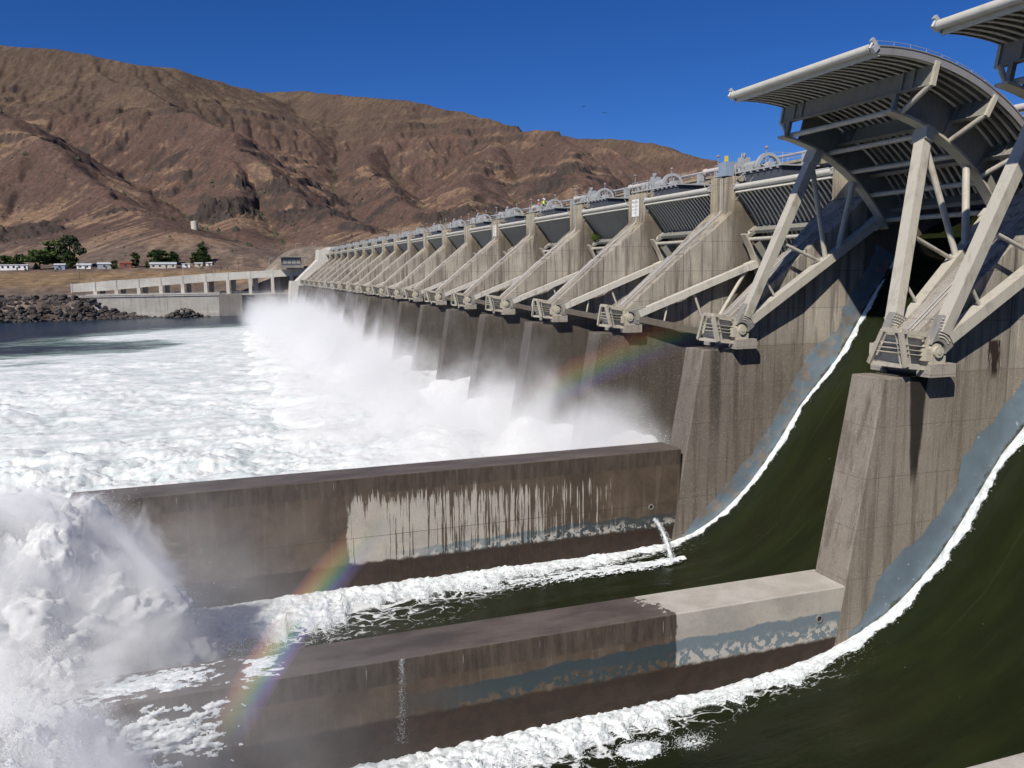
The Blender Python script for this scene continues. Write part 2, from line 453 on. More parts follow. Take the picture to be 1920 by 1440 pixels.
_b = bmesh.new(); _b.from_mesh(body_me); bmesh.ops.remove_doubles(_b, verts=_b.verts, dist=.001); _b.to_mesh(body_me); _b.free()
cap = MB()
sl = Vector((11.8, 0, 9.9)).normalized(); nv = Vector((-sl.z, 0, sl.x))
def on_slope(t, y, h): return Vector((38.0, y, -4.2)) + sl*t + nv*h
cap.hexa([on_slope(.3,.55,-.1), on_slope(8.2,.35,-.1), on_slope(8.2,PW-.35,-.1), on_slope(.3,PW-.55,-.1),
          on_slope(.3,.55,.22), on_slope(8.2,.35,.22), on_slope(8.2,PW-.35,.22), on_slope(.3,PW-.55,.22)])
cap_me = cap.mesh('slope_cap', M['cap'])
cd = []
for yy, h in ((1.0, .30), (1.28, .30)):
    q = MB(); q.path([on_slope(.5,yy,h), on_slope(8.3,yy,h), on_slope(15.0,yy,.09), (49.72,yy,5.9), (49.72,yy,9.1)], .045, 6)
    cd.append(q.mesh('conduit', M['galv']))
blk_me = MB().box(37.7, 39.55, -1.0, .01, -6.25, -5.5).mesh('bearing_block', M['cap'])
blkn_me = MB().box(37.7, 39.55, PW-.01, PW+1.0, -6.25, -5.5).mesh('bearing_block', M['cap'])
pier_roots = {}
for n in range(-1, NP):
    r = empty('spillway_pier', (0, ys(n), 0), pier_label(n), 'pier', 'spillway piers in a row')
    pier_roots[n] = r
    b = mk('pier_body', body_me, r)
    bv = b.modifiers.new('bevel', 'BEVEL'); bv.width = .07; bv.segments = 2; bv.limit_method = 'ANGLE'
    mk('slope_cap', cap_me, r)
    for c_ in cd: mk('conduit', c_, r)
    mk('bearing_block', blk_me, r); mk('bearing_block', blkn_me, r)

# ------------------------------------------------------------------ training walls downstream of the first two piers
def wall_mat(which):
    n = NT('training_wall_concrete_' + which); p = n.pos(); x, y, z = n.sep(p)
    wet = (0.128, 0.096, 0.068); wet2 = (0.078, 0.058, 0.042); dry = (0.47, 0.435, 0.37)
    blue = (0.15, 0.20, 0.225); brown = (0.048, 0.032, 0.024)
    cw = n.mix(n.step(n.noise(p, .35, 6, .65), .35, .65), wet, wet2)
    cw = n.mix(n.math('MULTIPLY', n.step(n.noise(n.vmul(p, (1, 1, .08)), 2.2, 5, .6), .5, .7), .5), cw, (0.19, 0.155, 0.12))
    cd_ = n.mix(n.step(n.noise(p, .5, 5, .6), .35, .7), dry, (0.36, 0.335, 0.295))
    nx = n.add('NewGeometry').outputs['True Normal']; _, ny, nz = n.sep(nx)
    top = n.math('GREATER_THAN', nz, .7)
    vs = n.vmul(p, (1, .15, .035))
    if which == 'a':
        edge = n.math('ADD', x, n.math('MULTIPLY', n.math('SUBTRACT', n.noise(n.vmul(p, (1, 1.0, .8)), 1.6, 6, .7), .5), n.lin(top, 0, 1, .5, 5.5)))
        edge = n.math('SUBTRACT', edge, n.math('MULTIPLY', n.math('MULTIPLY', n.math('MAXIMUM', n.math('SUBTRACT', y, 37.2), 0.0), top), -.35))
        dmask = n.math('MAXIMUM', n.step(edge, 22.2, 22.32), n.step(y, 30, 29))
        zt = -18.3
        b0, b1, b2 = -19.75, -20.95, -21.35
        lvl = n.math('ADD', z, n.math('MULTIPLY', n.math('SUBTRACT', n.noise(p, .5, 5, .65), .5), 1.0))
        lvl = n.math('ADD', lvl, n.math('MULTIPLY', n.math('SUBTRACT', 22.0, x), n.math('MULTIPLY', n.math('LESS_THAN', x, 22.2), .035)))
    else:
        # drip pattern: dry concrete showing between wet runs, less and less toward the pier
        s1 = n.noise(n.vmul(p, (1, 0, .03)), 2.3, 4, .7)
        s2 = n.noise(n.vmul(n.vadd(p, (3, 0, 0)), (1, 0, .03)), 7.5, 4, .7)
        s = n.math('ADD', n.math('MULTIPLY', s1, .5), n.math('MULTIPLY', s2, .5))
        s = n.math('ADD', n.math('MULTIPLY', n.math('SUBTRACT', s, .5), 1.9), .5)
        hi = n.noise(n.vmul(p, (1, 0, 0)), 2.9, 3, .6)                       # every run starts at its own height
        thr = n.math('ADD', n.lin(x, 8.0, 27.5, .35, .60), n.math('MULTIPLY', n.step(n.math('ADD', z, n.math('MULTIPLY', hi, 3.2)), -14.9, -12.6), .40))
        s = n.math('SUBTRACT', s, thr)
        dmask = n.math('MULTIPLY', n.step(s, 0, .02), n.math('MULTIPLY', n.step(n.math('ADD', x, n.math('MULTIPLY', n.noise(p, 1.1, 4, .7), 1.0)), 8.0, 8.15), n.step(x, 28.5, 27.5)))
        dmask = n.math('MULTIPLY', dmask, n.math('MULTIPLY', n.step(z, -14.3, -14.5), n.math('SUBTRACT', 1.0, top)))
        zt = -14.0
        b0, b1, b2 = -19.1, -20.0, -20.15
        lvl = n.math('ADD', z, n.math('MULTIPLY', n.math('SUBTRACT', n.noise(p, .6, 5, .65), .5), .9))
        lvl = n.math('ADD', lvl, n.math('MULTIPLY', n.math('SUBTRACT', 24.0, x), n.math('MULTIPLY', n.math('LESS_THAN', x, 24.0), .03)))
    c = n.mix(dmask, cw, cd_)
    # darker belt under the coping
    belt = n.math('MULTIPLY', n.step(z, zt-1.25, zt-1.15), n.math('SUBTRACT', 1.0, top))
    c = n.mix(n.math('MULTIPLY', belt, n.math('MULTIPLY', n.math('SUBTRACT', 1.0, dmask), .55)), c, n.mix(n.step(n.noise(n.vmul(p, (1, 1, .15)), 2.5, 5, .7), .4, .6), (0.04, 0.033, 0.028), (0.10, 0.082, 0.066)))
    # blue-grey coating near the water, peeling at its lower edge
    bl = n.math('MULTIPLY', n.step(lvl, b0+.06, b0-.06), n.step(lvl, b1-.35, b1-.2))
    pv = n.noise(p, 2.6, 5, .6)
    peel = n.math('MULTIPLY', n.step(pv, .50, .53), n.step(lvl, b1+.75, b1+.25))
    bl = n.math('MULTIPLY', bl, n.math('SUBTRACT', 1.0, peel))
    if which == 'b': bl = n.math('MULTIPLY', bl, n.math('MULTIPLY', n.step(x, 9, 15), .8))
    else: bl = n.math('MULTIPLY', bl, n.step(x, 5, 13))
    c = n.mix(n.math('MULTIPLY', bl, .92), c, n.mix(dmask, (0.04, 0.062, 0.07), blue))
    peel2 = n.math('MULTIPLY', peel, n.math('MULTIPLY', n.step(lvl, b2-.1, b2), n.step(x, 9.0, 12)))
    if which == 'a': peel2 = n.math('MULTIPLY', peel2, dmask)
    c = n.mix(n.math('MULTIPLY', peel2, .8), c, (0.5, 0.475, 0.43))
    br = n.math('MULTIPLY', n.step(n.math('ADD', z, n.math('MULTIPLY', n.noise(p, 1.5, 4), .5)), b2+.45, b2+.2), n.math('SUBTRACT', 1.0, top))
    c = n.mix(br, c, n.mix(n.step(n.noise(p, 1.5, 5), .4, .6), brown, (0.035, 0.026, 0.02)))
    # short pale runs below the coping
    run = n.math('MULTIPLY', n.step(n.noise(n.vmul(p, (1, 0, .03)), 6.5, 3, .5), .685, .70), n.math('MULTIPLY', n.step(z, zt-1.9, zt-1.3), n.step(z, zt-.15, zt-.4)))
    run = n.math('MULTIPLY', run, n.math('SUBTRACT', 1.0, top))
    c = n.mix(n.math('MULTIPLY', run, .6), c, (0.46, 0.43, 0.38))
    c = n.mix(n.math('MULTIPLY', n.math('LESS_THAN', n.math('ABSOLUTE', n.math('SUBTRACT', z, zt-4.25)), .025), n.math('SUBTRACT', .6, n.math('MULTIPLY', top, .6))), c, (0.05, 0.042, 0.035))
    # the coping: smoother, violet-grey when damp
    ct = n.mix(n.step(n.noise(n.vmul(p, (.35, 1, 1)), .8, 6, .65), .35, .68), (0.15, 0.124, 0.104), (0.09, 0.073, 0.062))
    if which == 'a': ct = n.mix(dmask, ct, n.mix(n.step(n.noise(p, .7, 5), .3, .7), (0.53, 0.50, 0.44), (0.43, 0.395, 0.335)))
    c = n.mix(top, c, ct)
    fine = n.noise(p, 12, 6, .7)
    c = n.mix(n.math('MULTIPLY', n.step(fine, .45, .65), .22), c, n.mix(.6, c, (0.015, 0.013, 0.012)))
    n.bsdf(c, n.lin(dmask, 0, 1, .5, .9), n.bump(n.math('ADD', fine, n.noise(p, 2.5, 4)), .3, .04), spec=.3)
    return n.m
def training_wall(n, zt, which, label):
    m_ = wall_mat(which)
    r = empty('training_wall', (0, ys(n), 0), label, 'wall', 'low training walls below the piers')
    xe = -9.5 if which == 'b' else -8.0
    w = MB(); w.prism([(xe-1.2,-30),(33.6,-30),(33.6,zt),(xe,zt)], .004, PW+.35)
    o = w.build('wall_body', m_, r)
    bv = o.modifiers.new('bevel', 'BEVEL'); bv.width = .06; bv.segments = 2; bv.limit_method = 'ANGLE'
    return r, m_
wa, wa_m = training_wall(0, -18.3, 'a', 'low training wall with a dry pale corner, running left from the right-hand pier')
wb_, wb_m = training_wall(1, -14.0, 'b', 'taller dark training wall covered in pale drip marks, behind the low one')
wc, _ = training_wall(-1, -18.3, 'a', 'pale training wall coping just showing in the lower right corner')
# drain outlet in each wall
for r, (x, z) in ((wa, (31.6, -20.0)), (wb_, (31.0, -18.4))):
    q = MB()
    for i in range(16):
        a0, a1 = 2*math.pi*i/16, 2*math.pi*(i+1)/16
        pts = []
        for yy in (-.05, .03):
            for a in (a0, a1):
                for rr in (.15, .23): pts.append((x + rr*math.cos(a), yy, z + rr*math.sin(a)))
        q.hexa([pts[0], pts[1], pts[3], pts[2], pts[4], pts[5], pts[7], pts[6]])
    q.build('drain_rim', M['bolt'], r)
    MB().disc_y((x, z), .15, -.012, .02, 16).build('drain_hole', M['black'], r)

# ------------------------------------------------------------------ blue-grey coating bands on the two near pier faces
CH0 = [(52.9,.8),(52.45,0),(50.67,-2.6),(47.66,-7.2),(44.66,-11.3),(41.71,-15.4),(38.9,-18.4),(36.0,-20.4),(33.2,-21.4),(29.5,-21.75),(21,-21.85),(7,-21.9),(-8,-22.0)]
CHA = [(52.9,.4),(50.6,-3.1),(48.4,-6.2),(46.17,-9.5),(43.67,-12.95),(41.7,-15.6),(39.85,-17.8),(37.7,-19.6),(35.63,-20.85),(33.0,-21.9),(30.39,-22.55),(26,-23.0),(22.4,-23.2),(7.4,-23.5),(-8,-23.6)]
def resample(P, step):
    P = np.array(P, float); out = []
    # catmull-rom
    Q = np.vstack([2*P[0]-P[1], P, 2*P[-1]-P[-2]])
    for i in range(1, len(Q)-2):
        L = np.linalg.norm(Q[i+1]-Q[i]); k = max(2, int(L/step))
        for t in np.linspace(0, 1, k, endpoint=False):
            a, b, c_, d = Q[i-1], Q[i], Q[i+1], Q[i+2]
            out.append(.5*((2*b)+(c_-a)*t+(2*a-5*b+4*c_-d)*t*t+(3*b-a-3*c_+d)*t**3))
    out.append(P[-1])
    return np.array(out)
def coat_mat(name, full):
    n = NT(name); p = n.pos(); x, y, z = n.sep(p); v = attr(n, 'across')
    blue = n.mix(n.step(n.noise(p, .5, 5, .6), .3, .7), (0.17, 0.225, 0.265), (0.125, 0.165, 0.20))
    e = n.math('ADD', v, n.math('MULTIPLY', n.math('SUBTRACT', n.noise(p, 1.1, 6, .7), .5), .5))
    conc = n.mix(n.step(n.noise(p, .8, 6, .65), .35, .65), (0.27, 0.245, 0.215), (0.17, 0.152, 0.133))
    worn = n.math('MULTIPLY', n.step(n.noise(n.vadd(p, (4, 4, 8)), .75, 6, .7), *( (.62,.7) if full else (.47,.58) )), 1.0)
    c = blue
    c = n.mix(worn, c, conc)
    c = n.mix(n.step(e, .24, .14), c, n.mix(n.step(n.noise(p, 2.5, 5), .4, .6), (0.075, 0.082, 0.055), (0.035, 0.036, 0.028)))
    ch = n.math('GREATER_THAN', n.noise(n.vadd(p, (1, 2, 3)), 3.0, 3, .5), .72)
    c = n.mix(n.math('MULTIPLY', ch, .7), c, (0.5, 0.52, 0.52))
    n.bsdf(c, .55, n.bump(n.noise(p, 6, 6, .7), .2, .03), spec=.4)
    return n.m
def coating(n, P, w0, w1, x_end, mat_, root):
    q = resample(P, .1); q = q[q[:, 0] > x_end]
    T = np.gradient(q, axis=0); T /= np.linalg.norm(T, axis=1)[:, None]
    N = np.stack([T[:, 1], -T[:, 0]], 1); N[N[:, 1] < 0] *= -1
    N = np.where((N[:, 0] > 0)[:, None], N*[-1, 1], N)
    k = 30; V = []; A = []
    W = np.interp(q[:, 0], [33, 52], [w0, w1])
    for j in range(k):
        t = j/(k-1); d = -.4 + (W+.4)*t
        fl_ = np.interp(q[:, 0]+N[:, 0]*d, [44.7, 47.5], [0, FL])
        V.append(np.stack([q[:, 0]+N[:, 0]*d, -.012-fl_, q[:, 1]+N[:, 1]*d], 1)); A.append(np.full(len(q), t))
    V = np.concatenate(V); A = np.concatenate(A)
    nz = tf(V[:, 0]+n*37, V[:, 2], 5.0, tile='n')*.34 + tf(V[:, 0], V[:, 2]+n*9, 1.2, tile='f')*.07
    kp = (A + nz < .84 - .5*sstep(35.6, 33.9, V[:, 0])).reshape(k, len(q))
    V, F, A = compact(V, grid_faces(k, len(q), kp[:-1, :-1] & kp[1:, 1:]), A)
    me = npmesh('coating_band', V, F, mat_, True, floats={'across': A})
    o = mk('coating_band', me, root); o['label'] = 'blue-grey waterline coating on the pier face'
    return o
coating(0, CHA, 2.3, 2.9, 33.7, coat_mat('blue_grey_coating', True), pier_roots[0])
coating(1, CH0, 1.7, 2.5, 33.7, coat_mat('worn_blue_grey_coating', False), pier_roots[1])

# ------------------------------------------------------------------ trunnion girders
def P3(a, b, t): return tuple(a[i] + (b[i]-a[i])*t for i in range(3))
def panel_parts(A, B, C, D, inn, tag_):
    """post, rails, shelves and back plate of one framed bay; corners clockwise from top-left; inn = inward vector"""
    out = []
    inn = Vector(inn)
    A, B, C, D = map(Vector, (A, B, C, D))
    out.append(('post', MB().beam(A, D, .26, .2, inn)))
    out.append(('rail', MB().beam(A + (A-D)*.02, B + (B-C)*.02, .24, .2, inn)))
    out.append(('rail', MB().beam(D + inn*.1, C + inn*.1, .22, .16, inn)))
    m_ = MB()
    a, b, c_, d = A+inn*.4, B+inn*.4, C+inn*.4, D+inn*.4
    m_.hexa([d, c_, c_+inn*.05, d+inn*.05, a, b, b+inn*.05, a+inn*.05])
    out.append(('back_plate', m_))
    for t in (.36, .50, .63):
        l, r_ = A.lerp(D, t), B.lerp(C, t)
        out.append(('shelf', MB().hexa([l, r_, r_+inn*.4, l+inn*.4, l+Vector((0,0,.05)), r_+Vector((0,0,.05)), r_+inn*.4+Vector((0,0,.05)), l+inn*.4+Vector((0,0,.05))])))
    return out
sA, sB, sC, sD = (35.8,-.6,-3.6), (37.7,-.6,-3.9), (38.0,-.6,-5.78), (36.3,-.6,-5.6)
fT, fB = (35.95,.85,-3.6), (36.2,2.1,-5.62)
tg = []
tg += panel_parts(sA, sB, sC, sD, (0,1,0), 's')
tg += [('post', MB().beam(sB, sC, .22, .2, (0,1,0)))]
tg += panel_parts(fT, sA, sD, fB, (1,.05,0), 'd')
core = MB(); core.prism([(36.75,-5.7),(38.0,-5.75),(38.0,-3.75),(36.75,-3.6)], .3, 1.3)
tg.append(('core_beam', core))
for sgn, y0 in ((-1, 0.0), (1, PW)):
    q = MB(); q.disc_y((TX, TZ), .60, y0+sgn*.02, y0+sgn*.55, 24); q.disc_y((TX, TZ), .47, y0+sgn*.55, y0+sgn*.86, 24); q.disc_y((TX, TZ), .33, y0+sgn*.86, y0+sgn*1.06, 20)
    q.disc_y((TX, TZ), .15, y0+sgn*1.06, y0+sgn*1.1, 12)
    tg.append(('trunnion_pin', q))
    q = MB(); a_, b_ = sorted((y0+sgn*.06, y0+sgn*.9)); q.box(37.68, 38.85, a_, b_, -5.5, -5.05)
    q.box(37.45, 37.7, a_, b_, -5.3, -4.6)
    tg.append(('bearing', q))
tg_me = [(nm_, q.mesh(nm_, M['cream_warm'] if nm_ != 'back_plate' else M['cream'])) for nm_, q in tg]
for n in range(-1, NP):
    lab = 'louvred cream trunnion girder on the nose of the right-hand pier' if n == 0 else ('trunnion girder of the nearest pier beyond the right edge' if n < 0 else '%s louvred cream trunnion girder from the right along the piers' % ORD[n])
    r = empty('trunnion_girder', (0, ys(n), 0), lab, 'girder', 'trunnion girders on the pier noses')
    for nm_, me in tg_me: mk(nm_, me, r)

# ------------------------------------------------------------------ tainter gates
BW = S - PW - 2*FL
def pol(Rr, a, y): return (Rr*math.cos(R_(a)), y, Rr*math.sin(R_(a)))
UA, LA = 21.0, -11.5
def fy(Rr, north):
    t = (Rr-1.0)/13.9
    return (BW+.18) + t*(-1.25) if north else -.42 + t*3.4
gate_parts = []
gate_parts.append(('skin_plate', MB().arc(17.5, 17.56, -13, 47.4, .1, BW-.1, 20), 'skin'))
for a in (32, 15, 1, -11.5):
    q = MB(); t0 = math.degrees(.045/16.5)
    q.arc(15.95, 17.16, a-t0, a+t0, .25, BW-.25, 1)
    q.arc(15.9, 15.96, a-.62, a+.62, .25, BW-.25, 2)
    gate_parts.append(('girder', q, 'gate_grey'))
    st = MB()
    for yy in (1.6, 2.5, BW-2.5, BW-1.6): st.arc(15.97, 17.14, a-.6, a+.6, yy-.03, yy+.03, 1)
    gate_parts.append(('stiffener', st, 'gate_grey'))
    for nth in (0, 1):
        yo = .12 if not nth else BW-.12
        q = MB(); q.arc(15.85, 17.3, a-.55, a+.55, yo-.1, yo+.1, 1)
        gate_parts.append(('end_bracket', q, 'cream_warm'))
for nth in (0, 1):
    yc = fy(14.9, nth)
    q = MB(); q.arc(14.62, 14.78, -15, 34, yc-.42, yc+.42, 16)
    gate_parts.append(('rim_flange', q, 'cream_warm'))
    q = MB(); q.arc(14.78, 16.9, -15, 28, yc-.05, yc+.05, 16)
    gate_parts.append(('rim_web', q, 'gate_grey'))
    for a in (UA, LA):
        A, B = pol(1.15, a*.8+2, fy(1.15, nth)), pol(14.62, a, yc)
        q = MB(); q.beam(A, P3(A, B, .93), .66, .78, (0,1,0)); 
        q2 = P3(A, B, .93)
        q.beam(q2, B, .72, 1.15, (0,1,0))
        gate_parts.append(('strut', q, 'cream', 'stain_up' if a == UA else 'shade_lo'))
        e = MB()
        for s_ in (-1, 1):
            off = Vector((0, .34*s_, 0))
            pass
    U = lambda Rr: pol(Rr, UA, fy(Rr, nth)); L = lambda Rr: pol(Rr, LA, fy(Rr, nth))
    for a_, b_, rr in ((U(7.4), L(8.8), .13), (U(13.9), L(9.0), .2), (pol(14.6, 4, yc), L(10.2), .24), (U(4.6), L(3.9), .1)):
        gate_parts.append(('brace', MB().tube(a_, b_, rr, 10), 'cream'))
    # hub plate with its bolts
    q = MB(); hp = [(.62*math.cos(R_(t)), .62*math.sin(R_(t))) for t in range(-60, 91, 15)]
    y_in = BW-.12 if nth else -.72
    outer = [(2.1*math.cos(R_(t)), 2.1*math.sin(R_(t))) for t in (32, 6, -22)]
    q.prism(hp[::-1][::-1] + outer, y_in, y_in+.6)
    gate_parts.append(('hub_plate', q, 'bolt'))
    b = MB(); rr_ = random.Random(3)
    for i in range(7):
        for j in range(9):
            Rr = .85 + .17*i; t = -14 + 6.2*j + (3.1 if i % 2 else 0)
            b.ico((Rr*math.cos(R_(t)), y_in-.03, Rr*math.sin(R_(t))), .055)
            b.ico((Rr*math.cos(R_(t)), y_in+.63, Rr*math.sin(R_(t))), .055)
    gate_parts.append(('bolts', b, 'cream'))
    for a, gy in ((32, 0), (15, 0), (1, 0)):
        yo = .25 if not nth else BW-.25
        gate_parts.append(('knee_brace', MB().tube(pol(15.95, a, yo), pol(14.8, a-1.5, fy(14.9, nth)+(.35 if nth else -.35)), .17, 10), 'cream'))
        gate_parts.append(('vertical_post', MB().beam(pol(16.0, a, yc), pol(14.7, a, yc), .3, .3, (0,1,0)), 'gate_grey'))
for a in (31, 17, 7, -3, -12.5):
    gate_parts.append(('cross_pipe', MB().tube(pol(14.95, a, fy(14.9, 0)), pol(14.95, a, fy(14.9, 1)), .19, 12), 'cream'))
q = MB(); q.tube(pol(17.5, 47.7, .35), pol(17.5, 47.7, BW-.3), .26, 18)
gate_parts.append(('top_pipe', q, 'white_pipe'))
q = MB(); q.arc(17.0, 17.5, 46.4, 46.75, .15, BW-.15, 1); gate_parts.append(('top_lip', q, 'white_pipe'))
for yo in (.16, BW-.16):
    q = MB(); q.box(-.22, .22, -.14, .14, -.32, .05); q.tube((-.3, 0, .1), (.28, 0, .22), .09, 8); q.box(.05, .3, -.1, .1, .0, .38)
    c_ = pol(17.55, 47.9, yo); q.v = [(x+c_[0], y+c_[1], z+c_[2]) for x, y, z in q.v]
    gate_parts.append(('end_fitting', q, 'galv'))
hr = MB(); t1 = [pol(17.95, a, .5) for a in range(-6, 47, 4)]
hr.path(t1, .018, 5)
for a in range(-6, 47, 4): hr.tube(pol(17.56, a, .5), pol(17.95, a, .5), .015, 5)
gate_parts.append(('hand_rail', hr, 'galv'))
# edge seal strips
for yo in (.12, BW-.2):
    gate_parts.append(('edge_strip', MB().arc(17.1, 17.62, -13, 47, yo, yo+.08, 20), 'bolt'))
gp = []
for g_ in gate_parts:
    nm_, q, m_ = g_[:3]
    for qq in (pieces(q) if nm_ == 'stiffener' else [q]):
        me = qq.mesh(nm_, M[m_]); me2 = me
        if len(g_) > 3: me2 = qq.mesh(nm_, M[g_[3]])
        gp.append((nm_, me, me2))
rib = MB(); rib.arc(17.14, 17.18, -12.8, 46.3, -.12, .12, 14); rib.arc(17.18, 17.5, -12.8, 46.3, -.018, .018, 14)
rib_me = rib.mesh('rib', M['rib'])
NR = 22
rib_all = MB()
for i in range(NR):
    yy = .45 + (BW-.9)*i/(NR-1)
    rib_all.arc(17.14, 17.5, -12.8, 46.3, yy-.11, yy+.11, 8)
ribs_far_me = rib_all.mesh('rib_panel', M['rib'])
def gate_label(b):
    if b == -1: return 'raised tainter gate cut off by the upper right corner'
    if b == 0: return 'big raised tainter gate with curved ribbed underside and cream struts'
    return 'lowered tainter gate with white top pipe, %s to the left of the big raised gate' % ORD[b-1]
for b in range(-1, NP):
    op = 47.0 if b < 1 else (0.3, -.2, .5, 0)[b % 4]
    r = empty('tainter_gate', (TX, ys(b)+PW+FL, TZ), gate_label(b), 'gate', 'tainter gates between the piers')
    r.rotation_euler = (0, -R_(op), 0)
    last = {}
    for nm_, me, me2 in gp:
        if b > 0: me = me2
        if b > 9 and nm_ in ('stiffener', 'bolts', 'hand_rail', 'end_bracket', 'hub_plate', 'cross_pipe', 'knee_brace', 'vertical_post'): continue
        up_ = {'stiffener': 'girder', 'end_bracket': 'girder', 'bolts': 'hub_plate', 'end_fitting': 'top_pipe'}.get(nm_)
        o = mk(nm_, me, last.get(up_, r)); last[nm_] = o
        if nm_ in ('bolts', 'hand_rail'): o['kind'] = 'stuff'
    if b < 6:
        for i in range(NR): mk('rib', rib_me, r, (0, .45 + (BW-.9)*i/(NR-1), 0))
    else:
        o = mk('rib_panel', ribs_far_me, r); o['kind'] = 'stuff'

# ------------------------------------------------------------------ bridge, hoists, torque tubes
br = empty('service_bridge', (0, 0, 0), 'tan concrete service bridge running along the crest of the dam', 'bridge')
sp = MB(); sp.box(55.6, 57.2, PW+FL-.6, S-FL+.6-.004, 9.55, 10.75); sp_me = sp.mesh('girder', M['bridge'])
dk = MB(); dk.box(57.2, 66.0, 0, S-.004, 9.9, 10.6); dk_me = dk.mesh('deck_slab', M['bridge'])
rl = MB()
rl.tube((56.9, 0, 11.7), (56.9, S-.01, 11.7), .035, 6); rl.tube((56.9, 0, 11.25), (56.9, S-.01, 11.25), .03, 6)
for i in range(7): rl.tube((56.9, S*i/7, 10.7), (56.9, S*i/7, 11.72), .03, 6)
rl_me = rl.mesh('hand_rail', M['galv'])
ul = MB(); ul.tube((54.6, PW, 9.15), (54.6, S, 9.15), .11, 8); ul_me = ul.mesh('under_pipe', M['galv'])
for b in range(-1, NP):
    for nm_, me in (('girder', sp_me), ('deck_slab', dk_me), ('hand_rail', rl_me), ('under_pipe', ul_me)):
        o = mk(nm_, me, br, (0, ys(b), 0))
        if nm_ == 'hand_rail': o['kind'] = 'stuff'
tt = MB(); tt.tube((54.3, PW+1.2, 11.05), (54.3, S-7.3, 11.05), .29, 14); tt.tube((54.3, PW+.9, 11.05), (54.3, PW+1.25, 11.05), .38, 14); tt.tube((54.3, S-7.4, 11.05), (54.3, S-7.1, 11.05), .38, 14)
tt_me = tt.mesh('torque_tube', M['tube'])
sad = MB()
for yy in (PW+2.5, 9.0): sad.box(54.05, 54.55, yy-.12, yy+.12, 9.6, 10.8)
sad_me = [p_.mesh('saddle', M['hoist']) for p_ in pieces(sad)]
for b in range(0, NP):
    r = tag(mk('torque_tube', tt_me, None, (0, ys(b), 0)), 'pinkish grey hoist shaft tube above the %s gate bay from the right' % ORD[b], 'pipe', 'hoist shaft tubes along the crest')
    for me in sad_me: mk('saddle', me, r)
H = []
H.append(('deck', MB().box(50.7, 55.2, -7.2, 4.2, 9.56, 9.7), 'hoist'))
H.append(('support_beam', MB().box(50.95, 54.2, -6.9, -1.25, 8.5, 9.56), 'hoist_dark'))
H.append(('side_bracket', MB().prism([(50.95,8.75),(54.2,8.75),(54.2,9.555),(50.95,9.555)], -1.24, -.05), 'hoist'))
q = MB()
for i in range(6): q.box(50.62, 50.95, -6.7+i*1.05, -6.6+i*1.05, 9.38, 9.55)
H.append(('edge_bracket', q, 'hoist'))
def ring_y(cx, cz, r0, r1, y0, y1, a0, a1, n=20):
    q = MB(); q.arc(r0, r1, a0, a1, y0, y1, n); q.v = [(x+cx, y, z+cz) for x, y, z in q.v]; return q
H.append(('drum_wheel', ring_y(52.6, 9.95, 1.12, 1.42, -2.75, -2.35, 0, 180), 'hoist'))
q = MB()
for a in (30, 75, 120, 160): q.beam((52.6+.4*math.cos(R_(a)), -2.55, 9.95+.4*math.sin(R_(a))), (52.6+1.15*math.cos(R_(a)), -2.55, 9.95+1.15*math.sin(R_(a))), .12, .1, (0,1,0))
H.append(('wheel_spoke', q, 'hoist'))
H.append(('wheel_hub', MB().disc_y((52.6, 10.05), .42, -3.1, -1.9, 16), 'hoist'))
H.append(('drum_wheel', ring_y(52.4, 9.95, .78, 1.0, 2.5, 2.85, 0, 180, 14), 'hoist'))
q = MB(); q.disc_y((52.3, 10.35), .42, -1.2, .6, 16); q.disc_y((52.3, 10.35), .2, .6, 1.0, 10); H.append(('motor', q, 'hoist'))
q = MB(); q.box(51.9, 53.2, .9, 1.9, 9.7, 10.9); q.box(52.0, 53.0, 1.0, 1.8, 10.9, 11.35); H.append(('gearbox', q, 'hoist'))
q = MB()
for k in range(4): q.tube((52.2+.25*(k % 2), .95+.22*k, 11.35), (52.2+.25*(k % 2), .95+.22*k, 11.8), .07, 8)
H.append(('breather', q, 'hoist'))
q = MB(); q.box(51.3, 52.1, -.9, -.3, 9.7, 10.25); q.tube((51.4, 1.4, 9.7), (51.4, 1.4, 10.6), .2, 10); q.tube((51.3, .4, 9.7), (51.3, .4, 10.3), .16, 10)
H.append(('brake', q, 'hoist'))
H.append(('shaft', MB().disc_y((54.3, 11.05), .12, -7.1, -2.0, 10), 'hoist'))
H.append(('pedestal', MB().box(53.9, 54.7, -6.6, -6.0, 9.7, 10.9), 'hoist'))
H.append(('cable_tray', MB().box(54.9, 55.1, -7.0, 3.5, 10.2, 10.35), 'hoist_dark'))
q = MB()
for yy in (-1.0, .3, 1.6, 2.9, 4.15): q.tube((50.75, yy, 9.2), (50.75, yy, 10.8), .03, 6)
for zz in (10.25, 10.78): q.tube((50.75, -1.0, zz), (50.75, 4.15, zz), .028, 6); q.tube((50.75, 4.15, zz), (53.4, 4.15, zz), .028, 6)
for xx in (52.0, 53.4): q.tube((xx, 4.15, 9.6), (xx, 4.15, 10.8), .03, 6)
q.tube((55.1, -7.1, 9.7), (55.1, -7.1, 10.9), .03, 6); q.tube((50.9, -7.1, 9.7), (50.9, -7.1, 10.75), .03, 6); q.tube((50.9, -7.1, 10.72), (55.1, -7.1, 10.72), .025, 6)
q.tube((50.9, -7.1, 10.72), (52.3, -3.8, 11.25), .02, 5)
H.append(('hand_rail', q, 'galv'))
q = MB(); q.tube((51.0, 3.9, 10.8), (51.0, 3.9, 11.6), .05, 6); q.ico((51.0, 3.9, 11.75), .22, (1.3, .8, .7)); q.tube((53.2, -1.4, 9.7), (53.2, -1.4, 11.9), .06, 6); q.ico((53.2, -1.4, 12.05), .2)
H.append(('flood_lamp', q, 'bolt'))
